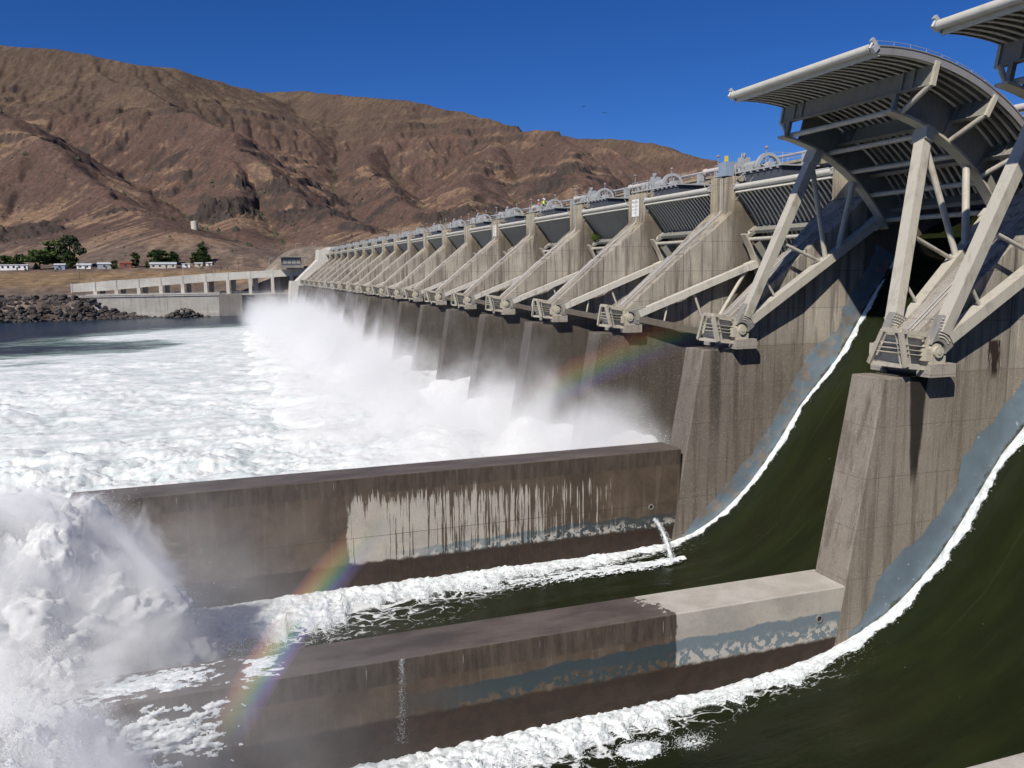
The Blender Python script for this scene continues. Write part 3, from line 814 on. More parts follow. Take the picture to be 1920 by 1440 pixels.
q = MB(); q.path([(50.3,1.0,9.0),(50.15,.3,8.75),(50.1,-.5,8.7),(50.25,-1.1,8.95),(50.6,-1.4,9.4)], .09, 8)
H.append(('cable_loop', q, 'bolt'))
H_me = []
for nm_, q, m_ in H:
    if nm_ == 'brake': H_me += [(k_, p_.mesh(k_, M[m_])) for k_, p_ in zip(('brake', 'oil_pot', 'oil_pot'), sorted([MB().box(51.3, 52.1, -.9, -.3, 9.7, 10.25), MB().tube((51.4, 1.4, 9.7), (51.4, 1.4, 10.6), .2, 10), MB().tube((51.3, .4, 9.7), (51.3, .4, 10.3), .16, 10)], key=lambda b_: len(b_.v)))]
    elif nm_ in ('edge_bracket', 'breather', 'wheel_spoke'): H_me += [(nm_, p_.mesh(nm_, M[m_])) for p_ in pieces(q)]
    else: H_me.append((nm_, q.mesh(nm_, M[m_])))
cab_blue = MB().box(49.65, 50.6, .35, 1.75, 9.35, 10.75).mesh('cabinet', M['cabinet'])
for n in range(1, NP):
    r = empty('gate_hoist', (0, ys(n), 0), ('grey gate hoist with blue-grey cabinet, nearest to the raised gate' if n == 2 else 'grey gate hoist with arched drum wheel on the %s pier from the right' % ORD[n]), 'hoist', 'gate hoists on top of the piers')
    last = {}
    for nm_, me in H_me:
        if n > 11 and nm_ in ('breather', 'cable_tray', 'brake', 'edge_bracket', 'cable_loop', 'shaft'): continue
        up_ = {'wheel_spoke': 'drum_wheel', 'wheel_hub': 'drum_wheel', 'breather': 'gearbox', 'edge_bracket': 'deck'}.get(nm_)
        o = mk(nm_, me, last.get(up_, r)); last[nm_] = o
        if nm_ in ('hand_rail', 'flood_lamp'): o['kind'] = 'stuff'
    if n == 2:
        o = mk('cabinet', cab_blue, r); o['label'] = 'blue-grey control cabinet'
        mk('beacon', MB().box(50.0, 50.25, .9, 1.2, 10.85, 11.4).mesh('beacon', M['yellow']), r)
# support stays under the hoist walkway (thin rods to the piers)
for n in range(2, 8):
    q = MB(); q.tube((50.0, -.1, 6.2), (50.6, -3.0, 8.9), .035, 6); q.tube((50.0, PW+.1, 6.5), (50.4, PW+3.0, 8.9), .035, 6)
    for p_ in pieces(q): p_.build('stay_rod', M['galv'], pier_roots[n])
# pale weathered guard strips on pier sides above the gate seal
q = MB(); q.arc(17.75, 17.95, 18, 44, -FL-.03, -FL+.005, 10); q.v = [(x+TX, y, z+TZ) for x, y, z in q.v]
seal_me = q.mesh('seal_plate', M['cream_warm'])
for n in range(0, NP): mk('seal_plate', seal_me, pier_roots[n])

# abutment after the last pier
r = empty('abutment', (0, ys(NP), 0), 'pale concrete abutment closing the far end of the dam', 'abutment')
q = MB(); q.prism([(31,-30),(70,-30),(70,10.4),(47,10.4),(46.5,5.6),(36,-4.5),(33.5,-4.5)], 0, 14); q.build('abutment_body', M['white_conc'], r)
MB().box(52, 62, -.5, 30, 10.42, 11.6).build('parapet', M['white_conc'], r)

# warning boards
def board(n, y0, z0, w, h, label, lines):
    r = empty('warning_sign', (49.8, ys(n)+y0, z0), label, 'sign', 'white warning boards on the piers')
    MB().box(-.07, -.02, 0, w, 0, h).build('panel', mat_plain('sign_white', (0.82, 0.82, 0.79), .5, .05), r)
    mk_ = mat_plain('sign_ink', (0.05, 0.05, 0.055), .6, .1)
    for txt, zc, sz in lines:
        cu = bpy.data.curves.new('lettering', 'FONT'); cu.body = txt; cu.size = sz; cu.align_x = 'CENTER'; cu.align_y = 'CENTER'
        t = bpy.data.objects.new('lettering', cu); col.objects.link(t)
        t.rotation_euler = (R_(90), 0, R_(-90)); bpy.context.view_layer.update()
        me = bpy.data.meshes.new_from_object(t.evaluated_get(bpy.context.evaluated_depsgraph_get()))
        me.transform(t.matrix_world); bpy.data.objects.remove(t)
        me.materials.clear(); me.materials.append(mk_)
        mk('lettering', me, r, (-.078, w/2, zc))
board(3, .55, 6.45, 1.75, 2.1, 'white board lettered PELIGRO on a pier top', [('PELIGRO', 1.75, .42), ('EN EL AGUA', 1.25, .29), ('NO ENTRE A', .82, .25), ('LA ZONA', .45, .23)])
board(6, .55, 6.3, 1.55, 2.0, 'smaller looking white warning board on the farther pier top', [('PELIGRO', 1.65, .38), ('EN EL AGUA', 1.15, .26), ('NO ENTRE A', .75, .22), ('LA ZONA', .4, .2)])
# ------------------------------------------------------------------ water
def flow_mat(name, lace):
    n = NT(name); p = n.pos(); x, y, z = n.sep(p)
    c = n.mix(n.step(n.noise(n.vmul(p, (.25, 1, .25)), .55, 4, .6), .35, .7), (0.0105, 0.014, 0.0048), (0.0155, 0.0215, 0.0066))
    c = n.mix(n.math('MULTIPLY', n.step(n.noise(n.vmul(p, (.3, 1, .3)), .2, 3), .45, .7), .3), c, (0.020, 0.018, 0.008))
    fm = None
    if lace:
        q = n.vadd(n.vmul(p, (.55, 1, 1)), n.vmul(n.add('TexNoise', {'Vector': p, 'Scale': .8, 'Detail': 4}).outputs[1], (1.6, 1.6, 0)))
        e1 = n.voro(q, 1.15, 'DISTANCE_TO_EDGE'); e2 = n.voro(q, 3.3, 'DISTANCE_TO_EDGE')
        side, far = lace
        d = n.math('MULTIPLY', n.math('SUBTRACT', side, y), 1.0)                 # distance from the wall
        w = n.lin(x, 26, -4, 2.6, far)                                           # foam width, growing downstream
        m_ = n.math('SUBTRACT', 1.0, n.math('DIVIDE', d, w))
        m_ = n.math('ADD', m_, n.math('MULTIPLY', n.math('SUBTRACT', n.noise(n.vmul(p, (.4, 1, 1)), .5, 5, .6), .5), 1.1))
        m_ = n.math('MULTIPLY', m_, n.step(x, 35, 27))
        th = n.lin(m_, 0, 1, 0.0, .30)
        fm = n.math('MULTIPLY', n.step(n.math('SUBTRACT', th, n.math('ADD', n.math('MULTIPLY', e1, .8), n.math('MULTIPLY', e2, .45))), -.03, .09), n.math('GREATER_THAN', m_, 0))
        solid = n.step(n.math('ADD', m_, n.math('MULTIPLY', n.noise(p, 2.2, 5, .7), .5)), .85, 1.05)
        fm = n.math('MAXIMUM', fm, solid)
        # scattered flecks
        c = n.mix(n.math('MULTIPLY', fm, .95), c, (0.78, 0.80, 0.80))
    sk = n.step(n.noise(n.vmul(n.vadd(p, (0, 0, 0)), (.035, 1.0, .035)), 2.4, 3, .5), .63, .72)
    c = n.mix(n.math('MULTIPLY', sk, .14), c, (0.055, 0.06, 0.035))
    fl = n.math('MULTIPLY', n.math('GREATER_THAN', n.noise(n.vmul(p, (.35, 1, .35)), 6.0, 2, .5), .795), .6)
    c = n.mix(fl, c, (0.6, 0.62, 0.6))
    h = n.math('ADD', n.math('MULTIPLY', n.noise(n.vmul(p, (.22, 1, .22)), 2.0, 5, .6), 1.0), n.math('MULTIPLY', n.noise(p, .7, 3), 1.2))
    if fm is not None: h = n.math('ADD', h, n.math('MULTIPLY', fm, 1.2))
    n.bsdf(c, .16 if fm is None else n.lin(fm, 0, 1, .16, .8), n.bump(h, .35, .12), spec=.4, IOR=1.33)
    return n.m
def chute(name, P, y0, y1, m_, label, amp=.08):
    q = resample([(900,5.6),(200,5.6),(90,5.6),(72,5.5),(62,4.9),(57,3.4),(54.3,1.7)] + [p for p in P[1:]], .6)
    q = q[q[:, 0] < 130]
    ny = 60; yy = np.linspace(y0, y1, ny)
    X = np.repeat(q[:, 0][:, None], ny, 1); Z = np.repeat(q[:, 1][:, None], ny, 1); Yg = np.repeat(yy[None], len(q), 0)
    Z = Z + amp*sstep(40, 20, X)*fbm(X*.35, Yg*.6, o=4)*2 + .12*sstep(20, 0, X)*fbm(X*.9, Yg*1.1, o=3)*2
    V = np.stack([X, Yg, Z], -1).reshape(-1, 3)
    o = mk(name, npmesh(name, V, grid_faces(len(q), ny), m_))
    o['kind'] = 'structure'; o['label'] = label
    return o
fm0 = flow_mat('green_chute_water', (ys(1), 13.0)); fmA = flow_mat('olive_chute_water', (ys(0), 9.5))
chute('chute_water', CH0, ys(0)+PW-.02, ys(1)+.02, fm0, 'dark green water sliding down the bay under the raised gate')
chute('chute_water', CHA, ys(-1)+PW-.02, ys(0)+.02, fmA, 'dark olive water sliding down the nearest bay')
CHC = [(60,-8.5),(56,-9),(52,-10.4),(48,-13),(44.6,-16.2),(41.7,-18.8),(38.5,-20.6),(34,-21.6),(30,-22.0)]
fmC = flow_mat('shaded_chute_water', None)
qc = resample(CHC, .8)
for b in range(1, NP):
    yy = np.array([ys(b)+PW-.02, ys(b+1)+.02])
    V = np.stack([np.repeat(qc[:, 0], 2), np.tile(yy, len(qc)), np.repeat(qc[:, 1], 2)], 1)
    o = mk('chute_water', npmesh('chute_water', V, grid_faces(len(qc), 2), fmC)); o['kind'] = 'structure'

# --- foam material and foam bands along the walls
def foam_mat(name, a=(0.82, 0.84, 0.85), b=(0.56, 0.61, 0.62), sc_=1.0):
    n = NT(name); p = n.pos()
    c = n.mix(n.step(n.noise(p, 2.2*sc_, 6, .7), .38, .62), b, a)
    h = n.math('ADD', n.noise(p, 5*sc_, 6, .7), n.math('MULTIPLY', n.noise(p, 1.6*sc_, 4), 1.5))
    pr = n.bsdf(c, .9, n.bump(h, .35, .06), spec=.1)
    n.put(pr.inputs['Subsurface Weight'], 0.0)
    return n.m
M['foam'] = foam_mat('white_foam')
def flecks(P, size, name, mat_, flat=None):
    """tiny tetrahedra at points P, as spray drops"""
    k = len(P); T = np.array([(1,1,1),(1,-1,-1),(-1,1,-1),(-1,-1,1)], float)/1.732
    Q = rs.normal(size=(k, 4)); Q /= np.linalg.norm(Q, axis=1)[:, None]
    w, x, y, z = Q.T
    Rm = np.stack([np.stack([1-2*(y*y+z*z), 2*(x*y-z*w), 2*(x*z+y*w)], -1), np.stack([2*(x*y+z*w), 1-2*(x*x+z*z), 2*(y*z-x*w)], -1), np.stack([2*(x*z-y*w), 2*(y*z+x*w), 1-2*(x*x+y*y)], -1)], 1)
    V = P[:, None] + np.einsum('kij,tj->kti', Rm, T)*size[:, None, None]
    F = (np.arange(k)[:, None, None]*4 + np.array([(0,1,2),(0,3,1),(0,2,3),(1,3,2)])[None]).reshape(-1, 3)
    return npmesh(name, V.reshape(-1, 3), F, mat_, False)
def foam_band(P, yw, sgn, wf, hf, label, seed, x_end=-9, x_top=54):
    q = resample(P, .11); q = q[(q[:, 0] > x_end) & (q[:, 0] < x_top)]
    T = np.gradient(q, axis=0); T /= np.linalg.norm(T, axis=1)[:, None]
    N = np.stack([-T[:, 1], T[:, 0]], 1); N[N[:, 1] < 0] *= -1
    s = np.concatenate([[0], np.cumsum(np.linalg.norm(np.diff(q, axis=0), axis=1))])
    k = 34; t = np.linspace(0, 1, k)
    W = wf(q[:, 0]) * (1 + .5*fbm(s*.28, s*0+seed, o=3)*2 + .34*fbm(s*1.4, s*0+seed+5, o=3)*2)
    W = np.maximum(W, .05)
    D = W[:, None]*t[None] - .15*(t[None] == 0)
    Sg = np.repeat(s[:, None], k, 1)
    prof = np.sin(np.pi*np.clip(t*.86+.14, 0, 1))**.7
    n1 = fbm(Sg*.8, D*1.6+seed, o=5, rough=.62, kind='b'); n2 = fbm(Sg*3.1, D*3.5+seed, o=3)
    Hh = hf(q[:, 0])[:, None]*prof[None]*(.32 + .5*n1 + .2*n2)*(1+.8*fbm(s*.22, s*0+seed+2, o=2)[:, None]) - .03*(t[None] > .97)
    flr = np.interp(q[:, 0], [44.7, 47.5], [0, 1])[:, None]*FL
    V = np.stack([q[:, 0][:, None]+N[:, 0][:, None]*Hh, yw + sgn*(D+flr), q[:, 1][:, None]+N[:, 1][:, None]*Hh], -1)
    o = mk('foam_band', npmesh('foam_band', V.reshape(-1, 3), grid_faces(len(q), k), M['foam']))
    tag(o, label, None, None, 'stuff')
    # loose drops along the ragged outer edge
    m_ = int(9000); i = rs.randint(0, len(q), m_*6); pr = (wf(q[i, 0])/wf(q[:, 0]).max())
    i = i[rs.rand(len(i)) < pr*1.2]
    d = W[i]*(.8 + np.abs(rs.normal(size=len(i)))*.2)
    hh = np.abs(rs.normal(size=len(i)))*.22*hf(q[i, 0]) + .01
    Pp = np.stack([q[i, 0]+N[i, 0]*hh, yw+sgn*(d+flr[i, 0]), q[i, 1]+N[i, 1]*hh], 1)
    f = mk('foam_flecks', flecks(Pp, .012+.03*rs.rand(len(Pp)), 'foam_flecks', M['foam']), o); f['kind'] = 'stuff'
    return o
foam_band(CH0, ys(1), -1, lambda x: np.interp(x, [-8, 2, 10, 20, 28, 34, 42, 54], [6.5, 5.0, 3.2, 1.8, 1.15, .75, .55, .3]), lambda x: np.interp(x, [-8, 5, 20, 30, 36, 54], [1.3, 1.0, .72, .5, .24, .09]), 'white foam along the foot of the drip-marked wall and up the chute edge', 3.3)
foam_band(CHA, ys(0), -1, lambda x: np.interp(x, [-8, 5, 14, 22, 30, 36, 44, 54], [6.5, 4.4, 2.6, 1.7, 1.0, .72, .5, .35]), lambda x: np.interp(x, [-8, 5, 20, 30, 36, 54], [1.6, 1.25, .9, .58, .27, .1]), 'white foam along the foot of the low wall and up the nearest chute edge', 9.1)

# --- jet from the wall drain and the foam fan it makes
q = MB(); r_ = random.Random(4)
pts = [(31.3-.15*t, ys(1)-.02-3.2*t, -19.45-2.6*t*t) for t in np.linspace(0, 1, 9)]
for i in range(8): q.tube(pts[i], pts[i+1], .045+.014*i, 10, .045+.014*(i+1))
jet = q.build('drain_jet', M['foam']); tag(jet, 'thin white water jet falling from the drain hole in the drip-marked wall', 'water jet')
i = rs.randint(0, 9, 2600); pp = np.array(pts)[i] + rs.normal(size=(2600, 3))*.05*(1+i[:, None]*.3)
f = mk('spray_drops', flecks(pp, .015+.025*rs.rand(2600), 'spray_drops', M['foam']), jet); f['kind'] = 'stuff'
ns, nt = 320, 44
sx = np.linspace(0, 1, ns); st = np.linspace(-1, 1, nt)
xc = 32.0 - 17*sx; wid = .35 + 1.5*np.sqrt(sx)
fy_ = ys(1) - 3.5 + .9*sx[:, None] + wid[:, None]*st[None]
fx_ = np.repeat(xc[:, None], nt, 1)
fz_ = np.interp(fx_, [c_[0] for c_ in CH0[::-1]], [c_[1] for c_ in CH0[::-1]])
lac = fbm(fx_*1.3, fy_*4.0, o=4, rough=.6)
lac = lac + .6*fbm(fx_*2.2, fy_*9.0, o=3)
dens = (1-np.abs(st)[None]**1.6)*(1.0-.6*sx[:, None]) + 1.1*lac - .22
fz_ = fz_ + .03 + .13*np.clip(dens, 0, 1)*(1-.5*sx[:, None]) + .03*fbm(fx_*4, fy_*4, o=2)
kp = (dens[:-1, :-1] > .18)
V, F = compact(np.stack([fx_, fy_, fz_], -1).reshape(-1, 3), grid_faces(ns, nt, kp))
o = mk('jet_foam', npmesh('jet_foam', V, F, M['foam'])); tag(o, 'fan of foam trailing left from where the drain jet lands', None, None, 'stuff')

# --- two loose foam boils on the dark water at the bottom
for k, (bx_, by_, rr, lab) in enumerate([(18.3, 33.7, .85, 'larger ragged patch of foam on the dark water at the bottom'), (20.9, 33.3, .62, 'smaller ragged patch of foam beside the larger one at the bottom'), (15.2, 31.2, .9, 'foam patch on the dark water at the bottom edge'), (13.6, 30.2, .6, 'small foam patch cut by the bottom edge')]):
    g = np.linspace(-1.6, 1.6, 70); GX, GY = np.meshgrid(g, g, indexing='ij')
    rad = np.sqrt((GX/1.5)**2 + GY**2) + .55*fbm(GX*1.6+k*7, GY*1.9, o=4, rough=.65)
    hh = np.clip(1-rad, -.2, 1)
    zz = -23.32 + .3*rr*hh*(.7+.9*fbm(GX*2.5, GY*2.5+k, o=4, kind='b'))
    V, F = compact(np.stack([bx_+GX*rr, by_+GY*rr, zz], -1).reshape(-1, 3), grid_faces(70, 70, (hh[:-1, :-1] > .06)))
    o = mk('foam_patch', npmesh('foam_patch', V, F, M['foam'])); tag(o, lab, 'foam', 'loose foam patches')
    nn = 900; an = rs.rand(nn)*6.28; ra = rr*(.45+.5*np.abs(rs.normal(size=nn)))
    f = mk('spray_drops', flecks(np.stack([bx_+1.3*ra*np.cos(an), by_+.8*ra*np.sin(an), -23.3+.25*rs.rand(nn)], 1), .012+.02*rs.rand(nn), 'spray_drops', M['foam']), o); f['kind'] = 'stuff'

# --- the stilling pool and the river: one sheet from the walls to the far shore
def pool_mat():
    n = NT('river_water'); p = n.pos(); x, y, z = n.sep(p); fo = attr(n, 'foam'); gr = attr(n, 'deep')
    white = n.mix(n.step(n.noise(n.vmul(p, (.6, 1, 1)), .55, 7, .68), .36, .62), (0.58, 0.64, 0.64), (0.80, 0.81, 0.80))
    white = n.mix(n.math('MULTIPLY', n.step(n.noise(n.vmul(p, (.35, 1, 1)), .17, 6, .65), .55, .75), .35), white, (0.36, 0.45, 0.42))
    white = n.mix(n.math('MULTIPLY', gr, .42), white, (0.40, 0.47, 0.47))
    green = n.mix(n.step(n.noise(n.vmul(p, (.3, 1, 1)), .25, 6, .65), .4, .62), (0.07, 0.13, 0.115), (0.30, 0.39, 0.365))
    blue = n.mix(n.step(n.noise(n.vmul(p, (.25, 1, 1)), .12, 5, .6), .35, .65), (0.010, 0.026, 0.050), (0.017, 0.040, 0.068))
    caps = n.math('GREATER_THAN', n.noise(n.vmul(p, (.35, 1, 1)), .8, 5, .62), .68)
    blue = n.mix(n.math('MULTIPLY', caps, .55), blue, (0.5, 0.55, 0.57))
    e = n.math('ADD', fo, n.math('MULTIPLY', n.math('SUBTRACT', n.noise(n.vmul(p, (.35, 1, 1)), .22, 7, .7), .5), 1.0))
    c = n.mix(n.step(e, .18, .42), blue, green)
    f2 = n.step(e, .45, .72)
    c = n.mix(f2, c, white)
    ro = n.lin(f2, 0, 1, .22, .9)
    h = n.math('ADD', n.noise(n.vmul(p, (.5, 1, 1)), 1.3, 6, .65), n.math('MULTIPLY', n.noise(p, 5, 4, .6), .35))
    n.bsdf(c, ro, n.bump(h, .4, .25), spec=.3, IOR=1.33)
    return n.m
def pool():
    na, nr = 620, 680
    az = np.radians(np.linspace(-46, 40, na)); rr = np.exp(np.linspace(np.log(24), np.log(470), nr))
    A, Rr = np.meshgrid(az, rr, indexing='xy')
    X, Yg = Rr*np.sin(A), Rr*np.cos(A)
    # where the white water is: everything near the dam; edge running out to the far left
    edge = np.interp(X, [-260, -66, -39, -22, -2, 23, 45], [255, 292, 318, 335, 345, 352, 356])
    foam = sstep(40, -35, Yg-edge)*.8 + .3*sstep(0, -60, Yg-edge)
    # greener tongue on the far left
    tong = np.exp(-((Yg-(262+.15*(X+40)))/27)**2)*sstep(6, -26, X)*.85
    tong2 = np.exp(-((Yg-(215+.2*(X+40)))/22)**2)*sstep(-10, -45, X)*.4
    foam = foam - tong - tong2
    amp = (.25 + 1.15*sstep(280, 90, Yg)) * np.clip(foam, .12, 1)
    w = 4*tf(X, Yg, 40)
    n1 = tf((X+w)*.5, Yg+w, 12, 'b'); n2 = tf((X-w)*.45, Yg+50, 6, 'r', 'f'); n3 = tf(X*.6+31, Yg, 1.6, 'b', 'f'); n4 = tf(X*.5, Yg, 60)
    amp = .75*amp*(1+1.6*n4)
    hgt = (1.0*n1 + .45*(n2-.4) + .2*n3); deepv = sstep(.05, -.55, hgt)
    Z = -21.2 + amp*(1.0*n1 + .45*(n2-.4) + .2*n3)
    Z += 1.6*sstep(120, 55, Yg)*sstep(-30, 5, X)*foam                 # heaped up near the bays
    Z += np.clip(foam, 0, 1)*.5
    keep = ~((Yg < ys(1)+2.4) & (X > -11.5)) & (X < 41)
    kp = keep[:-1, :-1] & keep[1:, 1:]
    V, F, fo = compact(np.stack([X, Yg, Z], -1).reshape(-1, 3), grid_faces(nr, na, kp), np.stack([foam.ravel(), deepv.ravel()], 1))
    o = mk('river', npmesh('river', V, F, pool_mat(), True, floats={'foam': fo[:, 0], 'deep': fo[:, 1]})); o['kind'] = 'structure'; o['label'] = 'churning white tailwater running out to the dark blue river'
pool()

# --- the great splash at lower left
def spray_mat():
    n = NT('spray_white'); p = n.pos()
    c = n.mix(n.step(n.noise(p, 1.2, 6, .65), .35, .65), (0.86, 0.87, 0.87), (0.94, 0.94, 0.93))
    d = n.add('BsdfDiffuse', {'Color': c, 'Roughness': .5, 'Normal': n.bump(n.noise(p, 2.2, 4, .6), .3, .12)})
    t = n.add('BsdfTranslucent', {'Color': c})
    m_ = n.add('MixShader', {0: .42, 1: d.outputs[0], 2: t.outputs[0]})
    n.t.links.new(m_.outputs[0], n.out.inputs[0])
    return n.m
M['spray'] = spray_mat()
def lobe(c_, r3, seed, nu=260, nv=150, am=1.0):
    u = np.linspace(0, 2*np.pi, nu); v = np.linspace(.003, 2.2, nv)
    U, Vv = np.meshgrid(u, v, indexing='xy')
    D = np.stack([np.sin(Vv)*np.cos(U), np.sin(Vv)*np.sin(U), np.cos(Vv)], -1)
    B = D*np.array(r3)
    P = B + np.array(c_)
    B = B*.95; P = B + np.array(c_)
    n1 = fbm(P[..., 0]*.16+seed, P[..., 1]*.16, P[..., 2]*.16, o=2, kind='n')
    n2 = fbm(P[..., 0]*.42+seed, P[..., 1]*.42, P[..., 2]*.42, o=4, rough=.55, kind='b')
    n3 = fbm(P[..., 0]*1.7, P[..., 1]*1.7+seed, P[..., 2]*1.7, o=4, rough=.62, kind='b')
    k = 1 + .45*n1 + am*(.22*n2 + .03*n3)
    P = np.array(c_) + B*k[..., None]
    return P, grid_faces(nv, nu)
lobes = [((-10.6,46.5,-20.6),(8.2,6.0,8.8),1.3),((-16.2,47.5,-15.6),(6.4,5,5.2),4.1),((-7.9,29.5,-22.6),(6.2,5.6,7.4),7.7),((-25,54,-20),(10,8,7.5),9.9),((-9.0,40.5,-21.5),(4.8,3.4,5.4),12.4)]
VV = []; FF = []; o_ = 0; shell = []
for c_, r3, sd in lobes:
    P, F = lobe(c_, r3, sd)
    shell.append((P, np.array(c_)))
    VV.append(P.reshape(-1, 3)); FF.append(F[:, ::-1]+o_); o_ += P.shape[0]*P.shape[1]
spl = mk('splash', npmesh('splash', np.concatenate(VV), np.concatenate(FF), M['spray']))
tag(spl, 'huge white splash bursting up beyond the ends of the two walls', None, None, 'stuff')
PP = []; SS = []
for P, c_ in shell:
    k = 34000 if c_[0] > -20 else 6000; f_ = P.reshape(-1, 3)[rs.randint(0, P.shape[0]*P.shape[1], k)]
    out = f_-c_; out /= np.linalg.norm(out, axis=1)[:, None]
    d = rs.exponential(.5, k); clump = fbm(f_[:, 0]*.9, f_[:, 1]*.9, f_[:, 2]*.9, o=3)
    d *= np.clip(.7+2.2*clump, .15, 2.4)
    PP.append(f_ + out*d[:, None] + rs.normal(size=(k, 3))*.1 + np.array((.25, 0, .1))*d[:, None]); SS.append((.010+.028*rs.rand(k)**2)*np.clip(1.2-.2*d, .4, 1.2))
f = mk('spray_drops', flecks(np.concatenate(PP), np.concatenate(SS), 'spray_drops', M['spray']), spl); f['kind'] = 'stuff'

# --- water washing over the far end of the low wall, and a thin trickle down its face
def sheet(name, x0, x1, y0, y1, zf, thr, seed, label, nx=120, ny=70):
    gx_, gy_ = np.meshgrid(np.linspace(x0, x1, nx), np.linspace(y0, y1, ny), indexing='ij')
    u = (gx_-x0)/(x1-x0); v = (gy_-y0)/(y1-y0)
    d = fbm(gx_*1.2+seed, gy_*2.2, o=4, rough=.65)*1.3 + np.minimum(np.minimum(u, 1-u), np.minimum(v, 1-v))*2.2 - thr
    P = np.stack(zf(gx_, gy_, np.clip(d, 0, 1)*.12), -1)
    V, F = compact(P.reshape(-1, 3), grid_faces(nx, ny, (d[:-1, :-1] > 0)))
    o = mk(name, npmesh(name, V, F, M['foam'])); tag(o, label, None, None, 'stuff'); return o
sheet('wash_foam', -7.5, -.4, ys(0)+.1, ys(0)+2.9, lambda a, b, h: (a, b, -18.28+h), .35, 2.0, 'lacy foam washing over the left end of the low wall')
sheet('wash_foam', -.2, 2.2, ys(0)+.1, ys(0)+2.9, lambda a, b, h: (a, b, -18.28+h), .45, 8.0, 'foam patch on the low wall coping under the rainbow')
sheet('wash_foam', -7.0, .6, -22.0, -18.3, lambda a, b, h: (a, ys(0)-.03-h*2, b), .55, 5.0, 'foam streaming down the face of the low wall at its left end')
k = 800; tz_ = rs.rand(k)**1.3; pp = np.stack([7.35+.06*rs.normal(size=k)*(1+1.5*tz_)-.15*tz_, ys(0)-.06-.25*rs.rand(k)*tz_, -18.3-4.2*tz_], 1)
o = mk('wall_trickle', flecks(pp, .006+.012*rs.rand(k), 'wall_trickle', M['foam'])); tag(o, 'thin trickle of drops falling down the low wall', None, None, 'stuff')

# --- white boils heaped up where each lowered gate discharges
VV = []; FF = []; o_ = 0; PP = []; SS = []
for b in range(1, 14):
    yc = ys(b)+PW+BW/2+.8
    for c_, r3 in (((34.0, yc, -22.5), (7.5, 8.6, 7.0 if b == 1 else 5.6)), ((24.0, yc+2, -22.5), (9.0, 8.0, 4.6)), ((13.0, yc-1, -22.5), (9.0, 9.0, 3.2))):
        P, F = lobe(c_, r3, 3.1*b+c_[0], *((150, 90) if b < 3 else (90, 54)), .55)
        VV.append(P.reshape(-1, 3)); FF.append(F[:, ::-1]+o_); o_ += P.shape[0]*P.shape[1]
        k = 6000 if b < 4 else 1500; f_ = P.reshape(-1, 3)[rs.randint(0, P.shape[0]*P.shape[1], k)]
        out = f_-np.array(c_); out /= np.linalg.norm(out, axis=1)[:, None]
        PP.append(f_+out*rs.exponential(.5, k)[:, None]); SS.append(.02+.05*rs.rand(k)**2)
bo = mk('bay_boil', npmesh('bay_boil', np.concatenate(VV), np.concatenate(FF), M['spray'])); tag(bo, 'bright white water boiling at the feet of the lowered gates', None, None, 'stuff')
f = mk('spray_drops', flecks(np.concatenate(PP), np.concatenate(SS), 'spray_drops', M['spray']), bo); f['kind'] = 'stuff'
# ------------------------------------------------------------------ hills beyond the river
RIDGES = [
 ([(-939,2531,526),(-661,2514,553),(-475,2454,559),(-365,2423,553),(-266,2385,538),(-167,2344,514),(-70,2399,524),(20,2450,509),(119,2547,504),(300,2750,480)], .50),
 ([(139,2997,590),(275,2787,567),(391,2570,516),(503,2347,465),(604,2167,408),(700,1980,343),(751,1800,303),(764,1630,242),(818,1433,164),(857,1231,92),(880,1000,20)], .52),
 ([(1000,3150,500),(1232,2953,489),(1282,2823,468),(1350,2623,433),(1386,2433,388),(1394,2195,321),(1425,1931,255),(1536,1575,173)], .5),
 ([(-266,2385,530),(-194,2141,430),(-143,2045,398),(-98,1897,348),(-37,1750,295),(22,1550,235),(49,1399,179),(89,1247,129),(113,1144,101),(136,1011,64),(144,888,38),(150,780,12)], .62),
 ([(-700,1950,470),(-592,1700,389),(-409,1547,310),(-273,1373,219),(-198,1234,164),(-127,1073,97),(-83,926,54),(-46,819,31),(-20,700,8)], .62),
 ([(503,2347,455),(375,2066,306),(300,1724,201),(298,1368,119),(305,1161,80),(310,950,25)], .66),
 ([(700,1980,335),(505,1623,206),(413,1390,141),(350,1108,76),(330,950,25)], .66),
 ([(751,1800,295),(625,1473,202),(512,1249,130),(440,1020,60)], .66),
 ([(-37,1750,290),(18,1450,188),(24,1250,130),(26,1120,90),(22,1000,54),(20,880,22)], .7),
 ([(-939,2531,520),(-800,2200,470),(-700,1950,470)], .55),
]
def seg_dist(X, Y, pts):
    best = None
    for (ax, ay, az), (bx_, by_, bz) in zip(pts[:-1], pts[1:]):
        dx, dy = bx_-ax, by_-ay; L = dx*dx+dy*dy
        t = np.clip(((X-ax)*dx+(Y-ay)*dy)/L, 0, 1)
        d = np.hypot(X-ax-t*dx, Y-ay-t*dy); z = az+(bz-az)*t
        yield d, z
GX0, GX1, GY0, GY1, GD = -1750., 2150., 380., 3500., 7.5
gx = np.arange(GX0, GX1, GD); gy = np.arange(GY0, GY1, GD)
XX, YY = np.meshgrid(gx, gy, indexing='xy')
wx = 45*tf(XX, YY, 500)+5*tf(XX+77, YY, 90); wy = 45*tf(XX+900, YY, 500)+5*tf(XX, YY+55, 90)
base = -12 + 14*sstep(440, 585, YY) + .028*np.clip(YY-600, 0, 3000)
base = base + 10*sstep(700, 1000, YY)*tf(XX, YY, 160)
Zt = base.copy()
